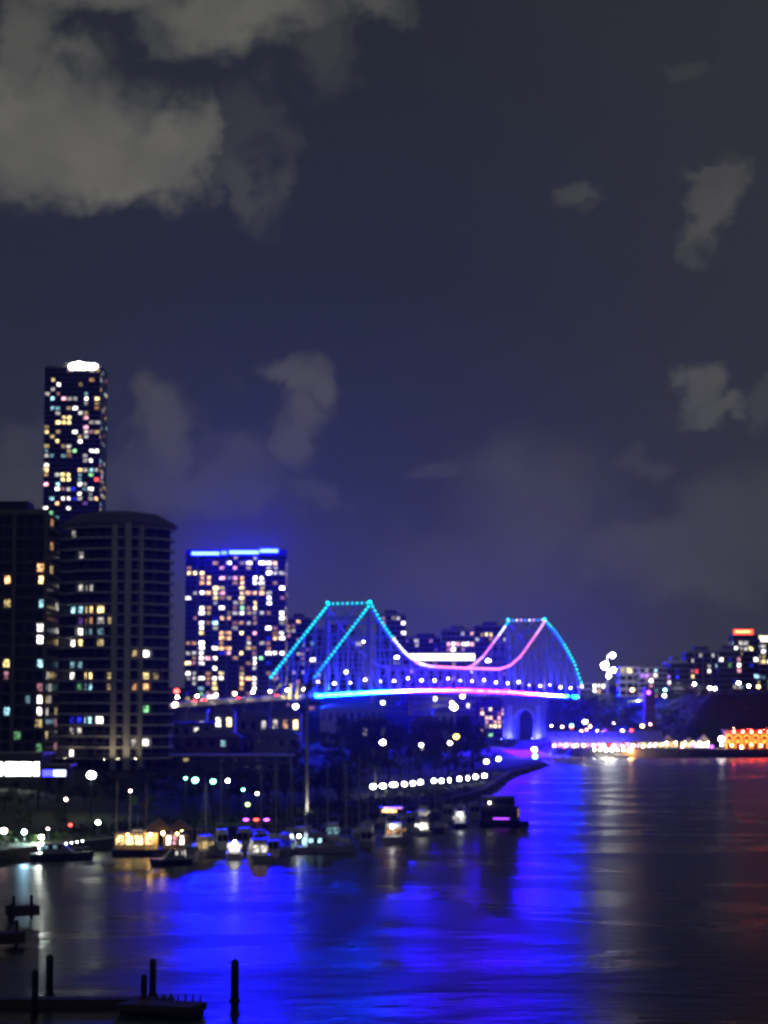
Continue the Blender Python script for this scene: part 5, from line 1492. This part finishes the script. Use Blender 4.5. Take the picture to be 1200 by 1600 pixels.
t_, w, H, xc, zb = slab_tower('sign_tower', 'tower with a glowing red rooftop sign at the right edge', 1146, 1192, 992, 1380, 20, 6, 3.2, [(1176, 1014, 'Y'), (1194, 1018, 'W'), (1185, 1033, 'w'), (1194, 1033, 'Y'), (1184, 1054, 'C'), (1163, 1005, 'w', 2), (1163, 1015, 'w', 2), (1170, 1036, 'b')], zb=31, prob=.14, seed=47, palette='wyWcY', cat='tower', cap=False)
m = MB(); m.box(-w / 2, w * .16, -10.9, -10.3, H + .2, H + 3.2, 0, front=1); m.build('roof_sign', [DARKM, glow('sign_red', (1, .06, .02), 4)], t_)
put('sign_bar', PANE, t_, (-w * .18, -10.95, H + 1.9), scale=(w * .5, .2, .9), mat=glow('sign_orange', (1, .35, .12), 6, False))
t_, w, H, xc, zb = slab_tower('sign_tower', 'block with a cream light band cut by the right edge', 1188, 1232, 998, 1370, 20, 5, 3.2, [(1194, 1018, 'W'), (1195, 1034, 'Y')], zb=31, prob=.2, seed=48, palette='wyWcY', cat='tower', cap=False)
m = MB(); m.box(-w / 2, w / 2, -10.9, -10.3, H - 1.8, H + 1.6, 0, front=1); m.build('roof_sign', [DARKM, glow('sign_cream', (1, .85, .68), 2.5, False)], t_)
for px, py, Y, mat, r, lab in (
        (988, 1078, 1290, ORG, .9, 'orange-white lamp left of the green-lit awning on the cliff top'),
        (1020, 1078, 1270, PUR, 1.0, 'violet lamp on the cliff top path'),
        (1038, 1087, 1260, LAMPN, .9, 'cream lamp on the cliff top path'),
        (1090, 1087, 1255, glow('lamp_rosy', (1, .5, .45), 22), 1.0, 'rosy lamp below the flat-roofed apartments'),
        (1109, 1075, 1262, LAMPC, .9, 'left cool lamp of the pair on the cliff road'), (1117, 1076, 1262, BRW, .9, 'right white lamp of the pair on the cliff road'),
        (1154, 1067, 1262, LAMPC, .9, 'cool lamp below the stacked peach windows'), (1170, 1072, 1262, BRW, .8, 'white lamp below the red-signed tower'),
        (1185, 1073, 1262, ORG, .8, 'orange lamp near the right edge of the cliff top'), (1039, 1078, 1290, TEAL, .8, 'teal lamp right of the violet lamp'),
        (1085, 1069, 1300, LAMPC, .8, 'cool lamp in front of the flat-roofed apartments')):
    mast_lamp(px, py, Y, mat, r, lab)
g = P(996, 1096, 1270); t_ = thing('awning', 'green-lit sloping awning on the cliff top', 'awning', (g.x, 1270, g.z - 3))
MB().prism([(-5.5, 2.4), (-5.2, 3.4), (5.5, 4.4), (5.5, 3.6)], -2, 2).build('canopy', surf('lime_canvas', (.5, .6, .2), .8), t_)
for x in (-5, 5):
    MB().beam((x, -1.8, -1.5), (x, -1.8, 3.2), .15, .15).build('post', STEEL, t_)
put('lamp', BULB, t_, (0, -4.4, 3.4), scale=(.3,) * 3, mat=glow('awning_lamp', (1, .95, .5), 260))

# ------------------------------------------------------------------ haze: the humid river air
HAZE = 0.0000115
hm = bpy.data.materials.new('night_haze'); hm.use_nodes = True
t = hm.node_tree; t.nodes.clear()
pv = t.nodes.new('ShaderNodeVolumePrincipled'); pv.inputs['Color'].default_value = (.93, .94, 1, 1); pv.inputs['Density'].default_value = HAZE; pv.inputs['Anisotropy'].default_value = .87
o = t.nodes.new('ShaderNodeOutputMaterial'); t.links.new(pv.outputs[0], o.inputs['Volume'])
hb = MB(); hb.box(-9050, 9050, -1550, 11050, -6.5, 300)
kind(hb.build('haze', hm), 'stuff')
tag(bpy.data.objects['haze'], 'thin humid night haze filling the air over the river', 'haze')
